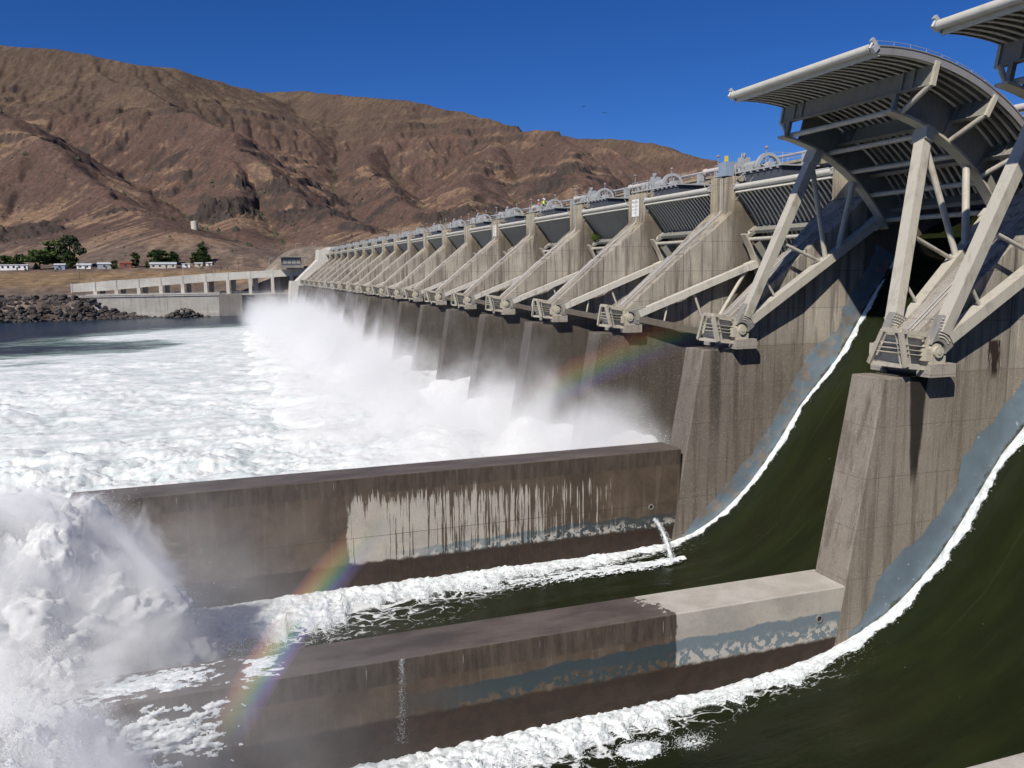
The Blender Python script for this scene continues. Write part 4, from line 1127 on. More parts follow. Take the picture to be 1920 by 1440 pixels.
for pts, sl_ in RIDGES:
    for d, z in seg_dist(XX+wx, YY+wy, pts):
        d = np.sqrt(d*d+14.0**2)-14.0
        t = z - sl_*d*(1+.12*wx/45)
        # concave foot
        t = np.where(t < 70, 70 - (70-t)*.62, t)
        Zt = np.maximum(Zt, t) + np.exp(-np.abs(Zt-t)/9)*1.2
Zt = Zt + sstep(20, 160, Zt)*(sstep(500, 250, Zt)*7*tf(XX, YY, 170, 'r')+2.5*tf(XX+300, YY, 70))
# running water cuts the gullies
ny_, nx_ = Zt.shape
offs = [(-1,-1),(-1,0),(-1,1),(0,-1),(0,1),(1,-1),(1,0),(1,1)]
idx = np.arange(ny_*nx_).reshape(ny_, nx_)
for it in range(7):
    Zp = np.pad(Zt, 1, mode='edge'); best = np.zeros_like(Zt); rec = idx.copy()
    for dy, dx in offs:
        dr = (Zt - Zp[1+dy:1+dy+ny_, 1+dx:1+dx+nx_])/(GD*math.hypot(dx, dy))
        m_ = dr > best; best[m_] = dr[m_]
        jj = np.clip(idx//nx_+dy, 0, ny_-1)*nx_ + np.clip(idx % nx_+dx, 0, nx_-1)
        rec[m_] = jj[m_]
    order = np.argsort(-Zt.ravel()).tolist(); acc = [1.0]*(ny_*nx_); rl_ = rec.ravel().tolist()
    for i in order:
        j = rl_[i]
        if j != i: acc[j] += acc[i]
    acc = np.array(acc).reshape(ny_, nx_)
    cut = np.minimum(acc, 900)**.46*best*.62
    cut = np.minimum(cut, best*GD*.55)*sstep(25, 70, Zt)
    Zt = Zt - cut
    Zs = Zt.copy(); Zs[1:-1, 1:-1] = .25*(Zt[:-2, 1:-1]+Zt[2:, 1:-1]+Zt[1:-1, :-2]+Zt[1:-1, 2:])
    Zt = Zt*.86 + Zs*.14
lacc = np.log(acc)
def bil(G, x, y):
    fx = np.clip((x-GX0)/GD, 0, nx_-1.001); fy_ = np.clip((y-GY0)/GD, 0, ny_-1.001)
    i, j = fx.astype(int), fy_.astype(int); u, v = fx-i, fy_-j
    return (G[j, i]*(1-u)+G[j, i+1]*u)*(1-v)+(G[j+1, i]*(1-u)+G[j+1, i+1]*u)*v
CRAGS = [(2,1040,0,30,12),(22,1055,0,26,13),(-16,1060,0,20,7),(64,1185,0,26,9),(92,1160,0,22,7),(112,1020,0,26,7),(132,985,0,24,7),(90,1060,0,18,5),(-205,900,0,28,8),(-240,960,0,28,8),(-170,965,0,20,6),(-150,880,0,18,5),(330,1180,0,28,8),(430,1230,0,30,8),(250,1300,0,24,7),(380,1080,0,26,8),(560,1400,0,36,9),(-90,930,0,14,4),(200,1500,0,26,7),(150,1250,0,20,6),(-120,1350,0,20,6),(-60,1500,0,24,6),(300,1420,0,24,6)]
def land_z(x, y):
    z = bil(Zt, x, y); h = sstep(12, 60, z)
    rock = np.zeros_like(z); nz = .62*tf(x, y, 42, tile='f'); nr_ = tf(x*1.5, y*.8, 22, 'r', 'f')
    for cx, cy_, _, r, a in CRAGS:
        m_ = (np.abs(x-cx) < 2.2*r) & (np.abs(y-cy_) < 1.9*r)
        if not m_.any(): continue
        d = np.sqrt(((x[m_]-cx)/1.35)**2+(y[m_]-cy_)**2)/r + nz[m_]*1.5
        b = sstep(1.0, .5, d)
        z[m_] += .62*a*b*(.8+.35*nr_[m_]); rock[m_] = np.maximum(rock[m_], sstep(1.1, .85, d))
    # basalt ledges
    k = z/31.0 + 1.3*tf(x, y, 420); fr = k-np.floor(k)
    led = sstep(.8, .93, fr)-fr
    msk = sstep(.0, .2, tf(x+70, y, 300))*h*sstep(470, 380, z)
    z = z + 10*led*msk
    lr = sstep(.8, .85, fr)*sstep(.98, .93, fr)*msk*sstep(.05, .2, tf(x, y, 90))
    rock = np.maximum(rock, lr)
    z = z + h*(1.0*tf(x, y, 26, 'r', 'f')+.8*tf(x+5, y, 7, tile='f')) + (1-h)*.5*tf(x, y, 20)
    z = z + rock*(3.0*tf(x*1.6, y, 15, 'r', 'f'))
    z = np.maximum(z, -13 + 26*np.exp(-(np.clip(np.abs(x-76)-32, 0, 999)/24)**2-(np.clip(np.abs(y-470)-14, 0, 999)/22)**2))
    return z, rock
na, nr = 900, 500
az = np.radians(np.linspace(-44, 42, na)); rr = np.exp(np.linspace(np.log(402), np.log(3450), nr))
A, Rr = np.meshgrid(az, rr, indexing='xy')
X, Yg = Rr*np.sin(A), Rr*np.cos(A)
Z, rock = land_z(X, Yg)
sh = np.interp(X, [-400, -120, -60, -56, 60], [405, 418, 424, 434, 437])       # shore line
Z = np.where(Yg < sh+9, -24+ (Z+24)*sstep(-2, 9, Yg-sh), Z)
# colours of the ground itself
dzx = np.gradient(Z, axis=1)/np.maximum(np.hypot(np.gradient(X, axis=1), np.gradient(Yg, axis=1)), .1)
dzr = np.gradient(Z, axis=0)/np.maximum(np.hypot(np.gradient(X, axis=0), np.gradient(Yg, axis=0)), .1)
slope = np.hypot(dzx, dzr)
n1 = tf(X, Yg+500, 260); n2 = tf(X, Yg, 70, tile='f'); n3 = tf(X+40, Yg, 22, tile='f')
# streaks that follow the fall of the slope: carry a fine noise downhill
gyG, gxG = np.gradient(Zt, GD); gl = np.hypot(gxG, gyG)+.05
sx_, sy_ = X.copy(), Yg.copy(); strk = np.zeros_like(X)
for it in range(9):
    strk += tf(sx_, sy_, 16, tile='f')
    ux, uy = bil(gxG/gl, sx_, sy_), bil(gyG/gl, sx_, sy_)
    sx_ = sx_-ux*6; sy_ = sy_-uy*6
strk = strk/9*2.0
def lerp(a, b, t): return a + (b-a)*t[..., None]
brown = np.array((0.125, 0.081, 0.067)); purple = np.array((0.092, 0.061, 0.056)); tan = np.array((0.245, 0.172, 0.115)); olive = np.array((0.094, 0.073, 0.053)); basalt = np.array((0.047, 0.043, 0.044)); green = np.array((0.060, 0.075, 0.030)); gravel = np.array((0.23, 0.195, 0.165)); straw = np.array((0.33, 0.235, 0.12))
C = lerp(brown, purple, sstep(-.22, .28, n1+.4*n2+.5*strk))
C = lerp(C, tan, sstep(.08, .34, tf(X+800, Yg, 170)+.2*n3+.55*strk)*sstep(.95, .45, slope))
C = lerp(C, olive, sstep(250, 380, Z+70*n1)*.75)
la = bil(lacc, X, Yg)
C = lerp(C, green, sstep(4.6, 6.2, la+1.2*n2)*sstep(20, 60, Z)*sstep(330, 180, Z)*.85)
C = lerp(C, purple*.8, sstep(.55, .95, slope+.2*n3)*.6)
C = lerp(C, basalt, np.clip(rock*1.2*(.75+.9*n3), 0, 1))
C = lerp(C, basalt, sstep(.95, 1.3, slope+.15*n3)*.8)
flat = sstep(26, 8, Z)*sstep(640, 560, Yg+30*n2)
C = lerp(C, gravel*(.9+.3*n3[..., None]), sstep(34, 14, Z+10*n2)*.5)
C = lerp(C, straw, sstep(575, 545, Yg)*sstep(480, 535, Yg+30*n2)*sstep(60, 10, X+80*n2)*.65)
C = lerp(C, gravel*.8, sstep(505, 470, Yg+16*n2)*.9)
emb = np.exp(-(np.clip(np.abs(X-76)-32, 0, 999)/26)**2-(np.clip(np.abs(Yg-470)-14, 0, 999)/26)**2)
C = lerp(C, np.array((0.25, 0.225, 0.195)), sstep(.15, .4, emb))
C = C*.78 + np.array((0.120, 0.092, 0.070))*.22*(.6+.4*sstep(.5, 0, rock))[..., None]
C = np.array((1.12, 1.05, 1.0))*C*np.clip(1+.4*tf(X, Yg, 8, tile='f')+.46*strk, .45, 1.75)[..., None]
def land_mat():
    n = NT('dry_hillside'); p = n.pos(); c = attr(n, 'tint', 'Color')
    f = n.noise(p, .25, 6, .7); g = n.noise(p, 1.1, 4, .7)
    c = n.mix(n.math('MULTIPLY', n.step(f, .44, .62), .6), c, n.mix(.6, c, (0.02, 0.018, 0.014)))
    c = n.mix(n.math('MULTIPLY', n.step(g, .55, .75), .22), c, (0.28, 0.21, 0.14))
    n.bsdf(c, .95, n.bump(n.math('ADD', f, n.math('MULTIPLY', g, .3)), .6, 2.2), spec=.1)
    return n.m
V, F, CC = compact(np.stack([X, Yg, Z], -1).reshape(-1, 3), grid_faces(nr, na), np.clip(C, 0.01, .8).reshape(-1, 3))
o = mk('terrain', npmesh('terrain', V, F, land_mat(), True, cols=CC)); o['kind'] = 'structure'; o['label'] = 'dry brown hills with dark basalt outcrops above the far shore'
def gz(x, y):
    z, _ = land_z(np.array([float(x)]), np.array([float(y)])); return float(z[0])

# scattered dark sagebrush and scrub on the slopes
k = 16000
bx_ = rs.uniform(-900, 900, k*4); by_ = rs.uniform(560, 1900, k*4)
keep = np.abs(bx_) < by_*.75
bx_, by_ = bx_[keep], by_[keep]; lz = bil(lacc, bx_, by_); pz = land_z(bx_, by_)[0]
pr = .10 + .9*sstep(3.0, 5.5, lz)
ok = (rs.rand(len(bx_)) < pr*.5) & (pz < 300)
bx_, by_, pz = bx_[ok][:k], by_[ok][:k], pz[ok][:k]
ang = rs.rand(len(bx_), 7)*6.28; rad = (.6+1.3*rs.rand(len(bx_)))*(1+1.4*(rs.rand(len(bx_)) > .93))
vv = []; 
for j in range(5): vv.append(np.stack([bx_+rad*np.cos(ang[:, 0]+j*1.2566)*(.7+.5*rs.rand(len(bx_))), by_+rad*np.sin(ang[:, 0]+j*1.2566)*(.7+.5*rs.rand(len(bx_))), pz-.3], 1))
vv.append(np.stack([bx_+.3*rad*np.cos(ang[:, 1]), by_+.3*rad*np.sin(ang[:, 1]), pz+rad*1.25], 1))
V = np.stack(vv, 1).reshape(-1, 3); fi = np.array([(j, (j+1) % 5, 5) for j in range(5)])
F = (np.arange(len(bx_))[:, None, None]*6+fi[None]).reshape(-1, 3)
o = mk('scrub', npmesh('scrub', V, F, mat_plain('sagebrush', (0.055, 0.06, 0.032), .9, .5, .05), False)); tag(o, 'dark sagebrush dotted over the hillsides and gullies', None, None, 'stuff')

# ------------------------------------------------------------------ far shore: riprap, guide wall, viaduct
def rocks(name, n_, fn, label, smin, smax, base_c):
    Vs = []; Fs = []; t = (1+5**.5)/2
    I = np.array([(-1,t,0),(1,t,0),(-1,-t,0),(1,-t,0),(0,-1,t),(0,1,t),(0,-1,-t),(0,1,-t),(t,0,-1),(t,0,1),(-t,0,-1),(-t,0,1)])/math.sqrt(1+t*t)
    IF = np.array([(0,11,5),(0,5,1),(0,1,7),(0,7,10),(0,10,11),(1,5,9),(5,11,4),(11,10,2),(10,7,6),(7,1,8),(3,9,4),(3,4,2),(3,2,6),(3,6,8),(3,8,9),(4,9,5),(2,4,11),(6,2,10),(8,6,7),(9,8,1)])
    cs = []
    for i in range(n_):
        p = fn(); s = smin+(smax-smin)*rs.rand()**1.8
        q = I*(1+.35*(rs.rand(12, 1)-.5))*s*np.array((1+.5*rs.rand(), 1+.5*rs.rand(), .6+.35*rs.rand()))
        a = rs.rand()*6.28; b = (rs.rand()-.5)*1.2
        q = q@np.array([(math.cos(a),math.sin(a),0),(-math.sin(a),math.cos(a),0),(0,0,1)])@np.array([(1,0,0),(0,math.cos(b),math.sin(b)),(0,-math.sin(b),math.cos(b))])
        Vs.append(q+p); Fs.append(IF+12*i); cs.append(np.repeat(np.array([base_c])*(.6+.9*rs.rand()), 12, 0))
    n = NT(name+'_stone'); p = n.pos(); c = n.mix(n.step(n.noise(p, 1.5, 5), .35, .7), attr(n, 'tint', 'Color'), n.mix(.5, attr(n, 'tint', 'Color'), (.01, .01, .01)))
    n.bsdf(c, .9, spec=.2)
    o = mk(name, npmesh(name, np.concatenate(Vs), np.concatenate(Fs), n.m, False, cols=np.concatenate(cs)))
    return tag(o, label, None, None, 'stuff')
def rip():
    x = rs.uniform(-330, -26); f = rs.rand()
    shx = np.interp(x, [-400, -120, -60, -45, -26], [403, 416, 423, 427, 431])
    zt = np.interp(x, [-400, -56, -48, -26], [-9.3, -9.8, -13.5, -20.5])
    return np.array((x, shx+f*12.5, -22+(zt+22)*f))
rocks('riprap', 3600, rip, 'bank of dark riprap boulders along the left of the far shore', .5, 1.5, (0.085, 0.074, 0.068))
def rip2():
    a = rs.normal()*.42; x = -15.5+10*a; return np.array((x, 428.5+2.2*rs.normal(), -21.6+ 4.6*rs.rand()*math.exp(-a*a*1.9)))
rocks('rock_pile', 170, rip2, 'small heap of boulders in the water before the guide wall', .45, 1.15, (0.12, 0.105, 0.095))
gw = empty('guide_wall', (0, 434, 0), 'long weathered concrete guide wall at the far waterline', 'wall')
M['guide'] = mat_concrete('guide_wall_concrete', (0.50, 0.475, 0.42), (0.17, 0.15, 0.13), .75, None, .2, .45)
M['guide_d'] = mat_concrete('damp_guide_concrete', (0.27, 0.25, 0.225), (0.11, 0.10, 0.09), .7, None, .2, .45)
MB().box(-57.4, .5, 0, 3.5, -26, -10.3).build('wall_body', M['guide'], gw)
MB().box(-58, 1.0, -.3, 3.2, -10.3, -9.85).build('coping', M['white_conc'], gw)
MB().box(-57.4, .5, -.9, -.002, -26, -19.3).build('footing', M['guide'], gw)
q = MB(); q.box(.52, 11.3, -.6, 4, -26, -10.6); q.box(17.3, 36, -.6, 4, -26, -10.9); [p_.build('gate_block', M['guide_d'], gw) for p_ in pieces(q)]
MB().box(11.3, 17.3, 1.6, 2.0, -26, -10.9).build('slot_back', M['bolt'], gw)
q = MB()
for i in range(4): q.box(11.31, 17.29, .6, 1.0, -20.5+i*1.25, -19.9+i*1.25)
q.prism([(11.31,-11.3),(17.29,-14.2),(17.29,-13.2),(11.31,-10.95)], .2, .7)
[p_.build('stop_log', M['guide_d'], gw) for p_ in pieces(q)]
# the inclined channel on columns
va = empty('fish_ladder', (0, 436, 0), 'white inclined concrete channel on columns, running up to the abutment', 'viaduct')
tops = [(-63.7,-4.9,-8.6),(-48.9,-3.6,-8.1),(-25.6,-2.2,-6.1),(-1.4,-.4,-4.3),(20,.5,-2.9),(34.1,1.2,-2.3),(46,1.9,-1.9)]
for (xa, ta, ba), (xb, tb_, bb) in zip(tops[:-1], tops[1:]):
    q = MB(); q.hexa([(xa,0,ba),(xb-.06,0,bb),(xb-.06,5,bb),(xa,5,ba),(xa,0,ta),(xb-.06,0,tb_),(xb-.06,5,tb_),(xa,5,ta)]); q.build('channel_wall', M['white_conc'], va)
q = MB(); q.box(-64.2, -63.7, -.2, 5.2, -8.9, -4.6); q.build('end_block', M['white_conc'], va)
for x in (-54.2,-45.1,-35.4,-25.6,-15.8,-5.3,5.0,15.6,26.3,35.6):
    zb = np.interp(x, [t[0] for t in tops], [t[2] for t in tops])
    MB().box(x-.75, x+.75, -.15, 1.3, -10.6, zb+.02).build('column', M['white_conc'], va)
    MB().box(x+1.6, x+3.9, 3.4, 4.9, -10.6, np.interp(x+2.7, [t[0] for t in tops], [t[2] for t in tops])+.02).build('pier_leg', M['guide_d'], va)
    zt_ = np.interp(x, [t[0] for t in tops], [t[1] for t in tops])
    MB().box(x-.35, x+.35, -.2, -.01, zb, zt_+.1).build('pilaster', M['white_conc'], va)
MB().box(-62, 46, -2.4, 6.0, -11.2, -10.55).build('walkway', M['guide'], va)
q = MB(); q.tube((-60, -2.2, -9.5), (46, -2.2, -9.5), .05, 5); q.tube((-60, -2.2, -10.0), (46, -2.2, -10.0), .05, 5)
for i in range(36): q.tube((-60+3*i, -2.2, -10.55), (-60+3*i, -2.2, -9.5), .04, 5)
q.build('hand_rail', M['galv'], va)['kind'] = 'stuff'

# gate house at the end of the dam
gh = empty('gate_house', (0, 0, 0), 'small dark steel gate house beside the abutment', 'building')
MB().box(30, 41, 428, 440, 1.8, 3.2).build('base_slab', M['guide_d'], gh)
MB().box(31, 40, 429, 438, 3.2, 7.0).build('steel_frame', M['hoist_dark'], gh)
for i in range(4): MB().box(31.3+2.15*i, 33.1+2.15*i, 428.9, 428.99, 3.9, 5.9).build('window', M['bolt'], gh)
MB().box(29.5, 43, 427.5, 440, 7.0, 7.6).build('roof', M['guide_d'], gh)

# ------------------------------------------------------------------ hamlet on the terrace
HM = {k: mat_plain('siding_'+k, c_, .7, .12, .6) for k, c_ in dict(white=(0.78,0.78,0.76), cream=(0.55,0.50,0.42), red=(0.23,0.075,0.05), grey=(0.32,0.33,0.34), roof=(0.45,0.47,0.48), dark=(0.09,0.08,0.075), blue=(0.25,0.33,0.42)).items()}
GLs = mat_plain('window_glass', (0.03, 0.035, 0.045), .15, .1)
def house(name, x, y, w, d, h, rh, wall, roof, label, nwin=2, cat='house'):
    z = min(gz(x, y), gz(x-w/2, y), gz(x+w/2, y))
    r = empty(name, (x, y, z), label, cat)
    MB().box(-w/2, w/2, 0, d, -1.5, h).build('wall', HM[wall], r)
    q = MB(); e = .4
    q.hexa([(-w/2-e,-e,h-.02),(w/2+e,-e,h-.02),(w/2+e,d+e,h-.02),(-w/2-e,d+e,h-.02),(-w/2-e,d/2-.05,h+rh),(w/2+e,d/2-.05,h+rh),(w/2+e,d/2+.05,h+rh),(-w/2-e,d/2+.05,h+rh)])
    q.build('roof', HM[roof], r)
    for i in range(nwin):
        xx = -w/2 + w*(i+.5)/nwin
        MB().box(xx-.6, xx+.6, -.05, .02, h*.4, h*.8).build('window', GLs, r)
    MB().box(w*.12-.45, w*.12+.45, -.06, .02, 0, 2.0).build('door', HM['dark'], r)
    return r
house('motor_home', -117, 588, 15, 3.2, 3.4, .25, 'white', 'white', 'long white motor home parked at the far left', 5, 'motor home')
house('trailer', -128.5, 592, 5, 3, 2.4, .2, 'grey', 'white', 'small grey trailer at the left edge by the motor home', 1, 'trailer')
house('shed', -93.5, 598, 6, 5, 3.0, 1.0, 'blue', 'roof', 'bluish shed half hidden beneath the big leafy trees', 1, 'shed')
house('house', -80, 600, 8, 6, 2.4, 1.3, 'white', 'roof', 'white house with pale gable roof right of the big trees', 2)
house('garage', -68, 600, 8, 6, 3.2, 1.2, 'grey', 'roof', 'grey garage with pale roof in the middle of the hamlet', 1, 'garage')
house('barn', -56, 606, 7, 6, 3.2, 1.2, 'red', 'red', 'dark red barn behind the round bush', 1, 'barn')
house('long_house', -33, 603, 16, 7, 2.8, 1.4, 'cream', 'roof', 'long cream house with pale metal roof', 4)
house('trailer', -19, 607, 5, 3, 2.6, .2, 'white', 'white', 'white box trailer right of the long house', 1, 'trailer')
house('cabin', -11, 612, 5, 4, 2.2, .8, 'cream', 'roof', 'tiny cream cabin beside the tall dark conifer', 1, 'cabin')
house('cabin', -4.5, 614, 4, 4, 2.0, .6, 'white', 'white', 'tiny white cabin farthest right in the hamlet', 1, 'cabin')

def leaf_mat(name, a, b):
    n = NT(name); p = n.pos()
    c = n.mix(n.step(n.noise(p, .5, 4, .7), .35, .65), a, b)
    d = n.add('BsdfDiffuse', {'Color': c}); t = n.add('BsdfTranslucent', {'Color': c})
    m_ = n.add('MixShader', {0: .25, 1: d.outputs[0], 2: t.outputs[0]}); n.t.links.new(m_.outputs[0], n.out.inputs[0])
    return n.m
LM = {'dark': leaf_mat('dark_leaves', (0.031, 0.053, 0.022), (0.070, 0.105, 0.040)), 'mid': leaf_mat('mid_leaves', (0.062, 0.096, 0.034), (0.132, 0.178, 0.065)), 'pale': leaf_mat('pale_leaves', (0.075, 0.088, 0.052), (0.125, 0.135, 0.085)), 'bright': leaf_mat('bright_leaves', (0.07, 0.12, 0.03), (0.13, 0.19, 0.05))}
BARK = mat_plain('bark', (0.10, 0.08, 0.06), .9, .3)
def foliage(cl, n_, s0, s1):
    """cl: list of (cx,cy,cz,rx,ry,rz) clumps -> leaf quads"""
    cl = np.array(cl); w = (cl[:, 3]*cl[:, 4]*cl[:, 5])**.66; i = rs.choice(len(cl), n_, p=w/w.sum())
    d = rs.normal(size=(n_, 3)); d /= np.linalg.norm(d, axis=1)[:, None]
    P = cl[i, :3] + d*cl[i, 3:6]*(rs.rand(n_, 1)**.4)
    a = rs.normal(size=(n_, 3)); a /= np.linalg.norm(a, axis=1)[:, None]; b = np.cross(a, rs.normal(size=(n_, 3))); b /= np.linalg.norm(b, axis=1)[:, None]
    s = (s0+(s1-s0)*rs.rand(n_))[:, None]
    V = np.stack([P-a*s-b*s*.5, P+a*s-b*s*.5, P+a*s*.8+b*s*.5, P-a*s*.8+b*s*.5], 1).reshape(-1, 3)
    return V, np.arange(n_*4).reshape(-1, 4)
def tree(name, x, y, h, w, lm, label, conif=False, n_=1500, trunk=.25, group='trees of the hamlet', low=.12):
    z = gz(x, y); r = empty(name, (x, y, z), label, 'tree', group)
    q = MB(); q.tube((0,0,-.6), (.1,0,h*.35), .035*h*trunk/.25, 8, .024*h*trunk/.25); q.tube((.1,0,h*.35), (0,.1,h*.85), .024*h*trunk/.25, 7, .006*h)
    rr_ = random.Random(int(x*13+y))
    for i in range(6):
        a = rr_.random()*6.28; zz = h*(.25+.09*i); q.tube((.05,0,zz), (math.cos(a)*w*.33, math.sin(a)*w*.33, zz+h*.16), .011*h, 5, .004*h)
    q.build('trunk', BARK, r)
    cl = []
    if conif:
        for i in range(16):
            f = i/15; cl.append((rr_.uniform(-.1,.1)*w, rr_.uniform(-.1,.1)*w, h*(.1+.88*f), w*.5*(1-f)**.8+.3, w*.5*(1-f)**.8+.3, h*.06))
    else:
        for i in range(22):
            a = rr_.random()*6.28; f = rr_.random(); e = math.sin(math.pi*min(1, .18+.75*f))
            rad = w*.5*e*rr_.uniform(.35, .95)*.75
            cl.append((math.cos(a)*rad, math.sin(a)*rad, h*(low+.06+(.86-low)*f), w*rr_.uniform(.12,.22), w*rr_.uniform(.12,.22), h*rr_.uniform(.06,.12)))
    V, F = foliage(cl, n_, .028*w+.06, .06*w+.12)
    mk('crown', npmesh('crown', V, F, LM[lm], False), r)
    return r
tree('leafy_tree', -107, 612, 13, 21, 'mid', 'broad dark green tree, biggest in the hamlet, right of the motor home', n_=2600)
tree('leafy_tree', -100, 626, 20, 20, 'mid', 'tall thin-leaved tree behind the broad dark green one', n_=1700)
tree('leafy_tree', -90.5, 622, 22, 20, 'pale', 'tall pale grey-green tree standing over the white house', n_=1900)
tree('leafy_tree', -90, 614, 12, 10, 'dark', 'narrow dark tree in front of the tall pale one', n_=1200)
tree('leafy_tree', -121, 628, 10, 12, 'dark', 'dark tree behind the motor home at the far left', n_=900)
tree('leafy_tree', -131, 632, 9, 16, 'dark', 'low dark tree at the left edge of the picture', n_=900)
tree('round_bush', -61.5, 596, 6.0, 6.5, 'mid', 'round green bush between the grey garage and the red barn', n_=900, low=.02)
tree('leafy_tree', -50.5, 612, 10, 9.5, 'dark', 'dark round tree right of the red barn', n_=900)
tree('leafy_tree', -36, 622, 10, 19, 'dark', 'wide dark tree behind the long cream house', n_=1500)
tree('leafy_tree', -27, 618, 9.0, 11, 'dark', 'dark tree rising over the right end of the long cream house', n_=1100)
tree('conifer', -8.5, 620, 15, 13, 'dark', 'tall dark conifer at the right end of the hamlet', True, 1500)
tree('leafy_tree', -14, 619, 8, 8, 'dark', 'short dark tree leaning on the tall conifer', n_=900)
tree('small_conifer', -43, 604, 5, 2.6, 'dark', 'slim little conifer left of the long cream house', True, 500)

# water tank, poles, lamps, vehicles
tz_ = gz(-16, 800)
r = empty('water_tank', (-16, 800, tz_), 'pale cylindrical water tank on the hillside above the hamlet', 'tank')
MB().tube((0,0,-1.5), (0,0,7.3), 3.0, 24).build('shell', HM['cream'], r); MB().tube((0,0,7.3), (0,0,7.9), 3.05, 24, .3).build('lid', HM['cream'], r)
pm = mat_plain('pole_wood', (0.12, 0.09, 0.07), .9)
pl = [(-71.8,520,10.5,'dark wooden pole standing before the left end of the white channel','w'),(-18,520,9,'pale utility pole right of the dark conifer','g'),(-2.7,520,10,'utility pole with crossarm, left of the pair below the tank','w'),(-.6,523,10.5,'utility pole with crossarm, right of the pair below the tank','w'),(2.5,528,9,'thin bare pole just right of the crossarm pair','w'),(12.6,525,9,'wooden pole midway between the tank and the dam','w'),(16.8,540,10,'wooden pole nearer the dam than the midway one','w'),(29.9,520,11,'tall pale lamp post left of the gravel bank','l'),(44,500,13,'left one of the twin lamp posts by the abutment','l'),(53,498,12.5,'right one of the twin lamp posts by the abutment','l')]
for x, y, h, lab, kd in pl:
    z = gz(x, y); r = empty('lamp_post' if kd == 'l' else 'utility_pole', (x, y, z), lab, 'lamp post' if kd == 'l' else 'pole', 'poles on the far shore')
    m_ = M['galv'] if kd != 'w' else pm
    MB().tube((0,0,-1), (0,0,h), .17, 6, .11).build('shaft', m_, r)
    if kd == 'w': MB().box(-1.1, 1.1, -.1, .1, h-1.0, h-.75).build('crossarm', m_, r)
    if kd == 'l': MB().path([(0,0,h-.05),(.4,0,h+.6),(1.6,0,h+.8)], .09, 6).build('arm', m_, r); MB().box(1.3, 2.2, -.2, .2, h+.68, h+.86).build('lamp_head', M['hoist'], r)
def car(x, y, z, colr, label):
    r = empty('parked_car', (x, y, z), label, 'car', 'vehicles behind the columns')
    q = MB(); q.prism([(-2.2,.35),(2.2,.35),(2.2,.85),(1.3,.95),(.8,1.45),(-1.2,1.45),(-1.9,.95),(-2.2,.9)], -.85, .85); q.build('body', mat_plain('car_paint', colr, .3), r)
    for xx in (-1.35, 1.35):
        for yy in (-.86, .7): MB().disc_y((xx, .35), .34, yy, yy+.16, 14).build('wheel', M['black'], r)
    MB().prism([(.72,.98),(.55,1.38),(-.95,1.38),(-1.5,.98)][::-1], -.87, -.855).build('side_window', GLs, r)
for x, c_, lab in ((-18.5,(0.8,0.8,0.78),'white car parked behind the channel columns, leftmost of three'),(3.0,(0.05,0.05,0.06),'black car parked behind the channel columns'),(9.5,(0.75,0.75,0.73),'white car parked behind the columns next to the black one')):
    car(x, 446, -10.6, c_, lab)
o = MB().box(-70, 48, 438, 470, -11.0, -10.62).build('parking_road', M['guide_d']); o['kind'] = 'structure'
RN, RD = 1.0, .8
# ------------------------------------------------------------------ drifting spray and mist (real volumes)
def mist_mat(name, build, aniso=.25, rate=1.0):
    n = NT(name); d = build(n)
    v = n.add('VolumePrincipled', {'Color': (0.995, 0.995, 0.995), 'Density': d, 'Anisotropy': aniso})
    n.t.links.new(v.outputs[0], n.out.inputs['Volume'])
    n.m.cycles.volume_step_rate = rate
    return n.m
def dam_mist(n):
    p = n.pos(); x, y, z = n.sep(p)
    h = n.math('ADD', z, 21.5)
    q = n.vadd(n.vmul(p, (1, .8, .62)), n.vmul(n.add('TexNoise', {'Vector': p, 'Scale': .09, 'Detail': 2}).outputs[1], (9, 9, 9)))
    nz = n.noise(q, .10, 5, .62)
    top = n.lin(n.noise(n.vmul(p, (.2, 1, 0)), .035, 2, .5), .3, .7, 7.0, 18.5)       # height of the plumes along the dam
    top = n.math('MULTIPLY', top, n.lin(y, 62, 160, .78, 1.0))
    g = n.math('SUBTRACT', 1.0, n.math('DIVIDE', h, top))
    d = n.math('ADD', g, n.math('MULTIPLY', n.math('SUBTRACT', nz, .5), 4.2))
    d = n.math('MULTIPLY', n.step(d, .1, 1.2), n.step(x, 6, 28))
    d = n.math('MULTIPLY', d, n.math('MULTIPLY', n.step(x, 38.0, 35.0), n.lin(g, 0, 1, .25, 1.0)))
    d = n.math('MULTIPLY', d, n.math('MULTIPLY', n.step(z, -.8, -5), n.step(y, 420, 380)))
    d = n.math('MULTIPLY', d, .25)
    e = n.add('VectorMath', {0: n.vmul(n.vadd(p, (-33.5, -(ys(1)+11), 22.0)), (1/9.5, 1/9.5, 1/10.5))}, operation='LENGTH').outputs['Value']
    e = n.math('ADD', e, n.math('MULTIPLY', n.math('SUBTRACT', nz, .5), 1.3))
    return n.math('MAXIMUM', d, n.math('MULTIPLY', n.step(e, 1.15, .6), n.math('MULTIPLY', n.step(x, 38, 35.5), .27)))
b = MB().box(5, 38, ys(1)+2.7, 422, -22.6, -.8).build('mist', mist_mat('dam_mist', dam_mist, -.2, RD)); tag(b, 'white spray mist drifting along the foot of the dam', None, None, 'stuff')
